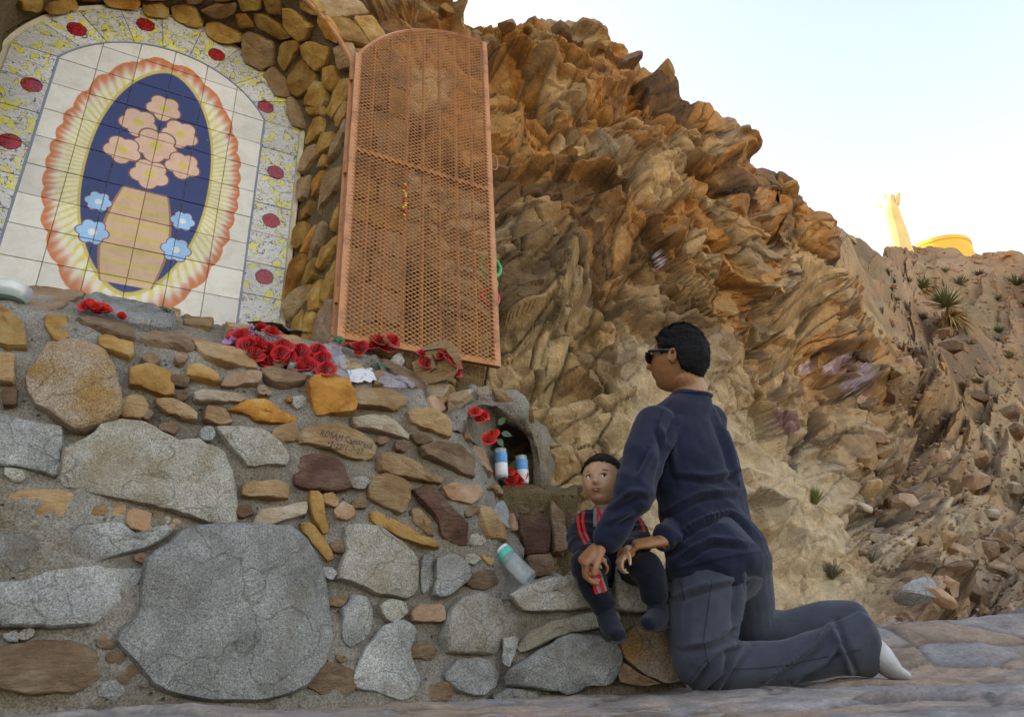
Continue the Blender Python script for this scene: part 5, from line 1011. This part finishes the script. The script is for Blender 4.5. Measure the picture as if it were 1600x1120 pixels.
# statue and round parapet on the far ridge
M['lime']=plain('limestone_gold',(.72,.52,.22),.8,bumps=(3,.3,.05),var=.12)
def ridge(x,y0=330,y1=470):
    for y in range(y0,y1):
        h=on_cliff(x,y)
        if h: return h[0],y
rp,ry=ridge(1405); rd=math.hypot(rp[0],rp[1])+3; k=rd/math.cos(math.radians(25))/F_PX
base=atd(1398,min(ry+6,392),rd); st_=empty('hilltop_statue',base); tag(st_,'pale golden robed statue with raised arm on the far ridge','statue'); bpy.context.view_layer.update(); px_=lambda x,y,dd=0:atd(x,y,rd)+np.array([0,dd,0])
sb=MB(); limb(sb,[px_(1406,402),px_(1400,368),px_(1394,345),px_(1391,330),px_(1392,318)],[18*k,15*k,13*k,12*k,6*k],16); limb(sb,[px_(1392,318),px_(1392,308)],[5.5*k,5.5*k],14); limb(sb,[px_(1390,327),px_(1381,328),px_(1374,323)],[5*k,4*k,3.2*k],10); limb(sb,[px_(1394,327),px_(1402,318),px_(1404,303)],[4*k,3.4*k,2.6*k],10); union(sb,.16*k/.06*.06,'figure',M['lime'],st_,2)
sb=MB(); sb.box((px_(1404,395)+px_(1403,300))/2+np.array([0,10*k,0]),imR*3.2*k,np.array([0,3*k,0]),np.array([0,0,52*k])); sb.build('upright_slab',M['lime'],st_)
rp2,ry2=ridge(1450); rd2=math.hypot(rp2[0],rp2[1]); k2=rd2/math.cos(math.radians(24))/F_PX; n1=atd(1450,min(ry2,390)-10,rd2+6*k2); n2=nrmz(n1*np.array([1,1,0])); c=n1+n2*46*k2-np.array([0,0,3*k2]); rd2+=40*k2; pa_=empty('round_parapet',c-np.array([0,0,2])); tag(pa_,'low round yellow parapet terrace beside the hilltop statue','parapet'); bpy.context.view_layer.update()
M['yel']=plain('yellow_wall',(.72,.45,.07),.8,bumps=(3,.2,.03),var=.08); MB().lathe([(46*k2,-60*k2),(46*k2,0),(47*k2,.5*k2),(47*k2,6*k2),(44*k2,6*k2),(44*k2,3*k2),(4*k2,3*k2)],c-np.array([0,0,3*k2]),None,48).build('ring_wall',M['yel'],pa_)
# plants on the slope
M['yucca']=plain('yucca_green',(.10,.115,.045),.6,var=.3,bumps=(20,.2,.01)); M['dry']=plain('dry_blade',(.42,.27,.09),.8,var=.3,bumps=(20,.2,.01)); M['grassg']=plain('bush_green',(.16,.17,.05),.7,var=.35,bumps=(30,.2,.01)); M['shrub']=plain('grey_shrub',(.13,.12,.07),.8,var=.3,bumps=(30,.2,.01))
def blades(mb,c,n,ln,wd,up,droop,spread=1.0,rnd=random):
    for i in range(n):
        a=rnd.uniform(0,6.283); e=rnd.uniform(*up); d=np.array([math.cos(a)*math.cos(e)*spread,math.sin(a)*math.cos(e)*spread,math.sin(e)]); s=nrmz(np.cross(d,[.1,.2,1])); l=ln*rnd.uniform(.7,1.1); V=[]
        for t in (0,.35,.7,1): p=c+d*l*t-np.array([0,0,droop*l*t*t]); w=wd*(1-t*.95); V+=[p-s*w,p+s*w]
        mb.add(V,[(0,1,3,2),(2,3,5,4),(4,5,7,6)])
def plant(name,label,x,y,parts,cat='plant',group=None):
    h=on_cliff(x,y) or (atd(x,y,8),None); p=np.array(h[0]); d=np.linalg.norm(p-CAM); k=d/F_PX*.8; root=empty(name,p); tag(root,label,cat,group); bpy.context.view_layer.update()
    for nm,mat,n,ln,wd,up,dr,off in parts: mb=MB(); blades(mb,p+np.array([0,0,off*k]),n,ln*k,wd*k,up,dr); mb.build(nm,M[mat],root,False)
plant('yucca_plant','tall yucca with green crown above a skirt of dry blades',1492,512,[('dry_skirt','dry',150,34,1.6,(-.9,.4),.5,22),('leaf_crown','yucca',130,40,1.5,(.1,1.5),.1,40)])
plant('yucca_plant','smaller yucca with pale yellow skirt higher on the slope',1446,462,[('dry_skirt','dry',90,18,1.2,(-.6,.5),.4,8),('leaf_crown','yucca',100,26,1.2,(.1,1.5),.1,14)])
plant('grass_tuft','bright green grass tuft growing at the top edge of the pale slab',1276,788,[('blades','grassg',220,38,.8,(.7,1.5),.15,0)])
plant('grass_tuft','dry grey grass tuft in the cleft beside the slab',1302,905,[('blades','shrub',160,42,.7,(.6,1.5),.2,0)])
plant('grass_tuft','thin dry grass stems leaning out of the cleft rocks',1362,880,[('blades','shrub',90,48,.6,(.5,1.4),.2,0)])
plant('low_shrub','sparse grey green shrub among the rubble stones',1368,745,[('twigs','shrub',160,26,.8,(.2,1.4),.1,0)])
for i,(x,y,s) in enumerate(((1500,446,22),(1588,446,26),(1440,500,16),(1560,520,14),(1530,600,14))): plant('low_shrub',('olive desert shrub just below the round parapet','dark desert shrub under the low ridge line','grey shrub between the two yuccas and the cliff','green shrub on bare ground below the ridge shrubs','grey shrub low on the far rubble slope')[i],x,y,[('twigs','yucca' if i%2 else 'shrub',120,s,1.0,(.1,1.4),.1,0)],'plant','shrubs on the far hillside')
# loose boulders lying on the rubble slope
def boulder_mesh(seed):
    r=np.random.default_rng(seed); bm=bmesh.new(); bmesh.ops.create_icosphere(bm,subdivisions=3,radius=1); pl=[(nrmz(r.normal(size=3)),r.uniform(.42,.8)) for _ in range(14)]
    for v in bm.verts:
        p=np.array(v.co)
        for n_,d_ in pl:
            e=p@n_-d_
            if e>0: p=p-n_*e
        p=p*(1+.05*fbm(p,2.5,seed,3)); v.co=Vector(p)
    me=bpy.data.meshes.new('rock'); bm.to_mesh(me); bm.free(); me.polygons.foreach_set('use_smooth',[True]*len(me.polygons)); me.set_sharp_from_angle(angle=math.radians(18)); return me
BM=[boulder_mesh(i) for i in range(7)]; BMm={}
def boulder(x,y,spx,mat,flat=.7):
    h=on_cliff(x,y)
    if not h: return
    p=np.array(h[0]); k=np.linalg.norm(p-CAM)/F_PX*spx; i=random.randrange(7)
    if (i,mat) not in BMm: me=BM[i].copy(); me.materials.append(M[mat]); BMm[(i,mat)]=me
    o=bpy.data.objects.new('rock',BMm[(i,mat)]); COL.objects.link(o); o.parent=cliff; o.location=tuple(p-np.array([0,0,k*.12])); o.rotation_euler=(random.uniform(-.5,.5),random.uniform(-.5,.5),random.uniform(0,6)); o.scale=(k*random.uniform(.8,1.3),k*random.uniform(.7,1.1),k*flat*random.uniform(.8,1.2))
random.seed(12)
for x,y,s,m_ in ((1510,755,27,'salmon'),(1442,925,38,'blue'),(1400,790,36,'salmon'),(1440,770,34,'pinkg'),(1470,715,24,'salmon'),(1545,800,22,'white'),(1580,760,20,'white'),(1480,860,26,'salmon'),(1540,860,30,'brown'),(1590,880,26,'salmon'),(1380,840,22,'white'),(1560,700,20,'brown'),(1590,640,18,'salmon'),(1340,790,18,'white'),(1200,962,20,'brown'),(1530,930,24,'brown'),(1590,960,20,'blue')): boulder(x,y,s,m_)
for _ in range(120):
    x=random.uniform(1330,1600); y=random.uniform(470,1000)
    if y<(x-1330)*-.2+560: 
        if random.random()<.5: continue
    boulder(x,y,random.choice((4,5,6,8,10,13,18,22)),random.choice(('brown','brown','salmon','brown','tan')))
for x,y,s in ((700,18,14),(745,52,12),(790,42,18),(828,46,14),(872,52,20),(900,66,16),(942,70,16),(985,96,20),(1040,112,24),(1092,152,20),(1128,176,16),(1205,285,22),(1235,300,20),(1265,320,22),(1290,352,18),(1330,374,12),(1365,376,14),(1545,398,8),(1580,398,9),(1520,398,7)): boulder(x,y,s,random.choice(('ochre','brown','tan','orange')),.8)
# fine rubble strewn over the far slope: too small to count
rub=MB(); rr=random.Random(21); cubes=[]
for i in range(6):
    bm=bmesh.new(); bmesh.ops.create_icosphere(bm,subdivisions=1,radius=1); r_=np.random.default_rng(i); cubes.append(([np.array(v.co)*r_.uniform(.65,1.2) for v in bm.verts],[tuple(q.index for q in f.verts) for f in bm.faces])); bm.free()
for _ in range(1000):
    x=rr.uniform(1390,1610); y=rr.uniform(392,1000); h=on_cliff(x,y)
    if not h: continue
    p=np.array(h[0]); dd_=np.linalg.norm(p-CAM)
    if dd_<6: continue
    k=dd_/F_PX*rr.choice((1.5,2,2.5,3,4,5.5)); Rm=np.array(Matrix.Rotation(rr.uniform(0,6),3,'Z')@Matrix.Rotation(rr.uniform(-.5,.5),3,'X')); vv,ff=cubes[rr.randrange(6)]; sc3=np.array([rr.uniform(.8,1.4),rr.uniform(.7,1.1),rr.uniform(.45,.8)])*k
    rub.add([p+Rm@(v*sc3) for v in vv],ff)
tag(rub.build('rubble',M['salmon'],None,False),'small angular rubble strewn over the far slope','rubble',None,'stuff')
for i,(x,y,s_) in enumerate(((1420,440,9),(1475,425,8),(1530,430,10),(1560,470,11),(1600,480,12),(1515,540,12),(1575,560,13),(1400,470,8))): plant('low_shrub','low brown desert scrub clump on the far hillside',x,y,[('twigs','shrub',70,s_*1.3,1.2,(.1,1.3),.2,0)],'plant','scrub clumps on the far hillside')
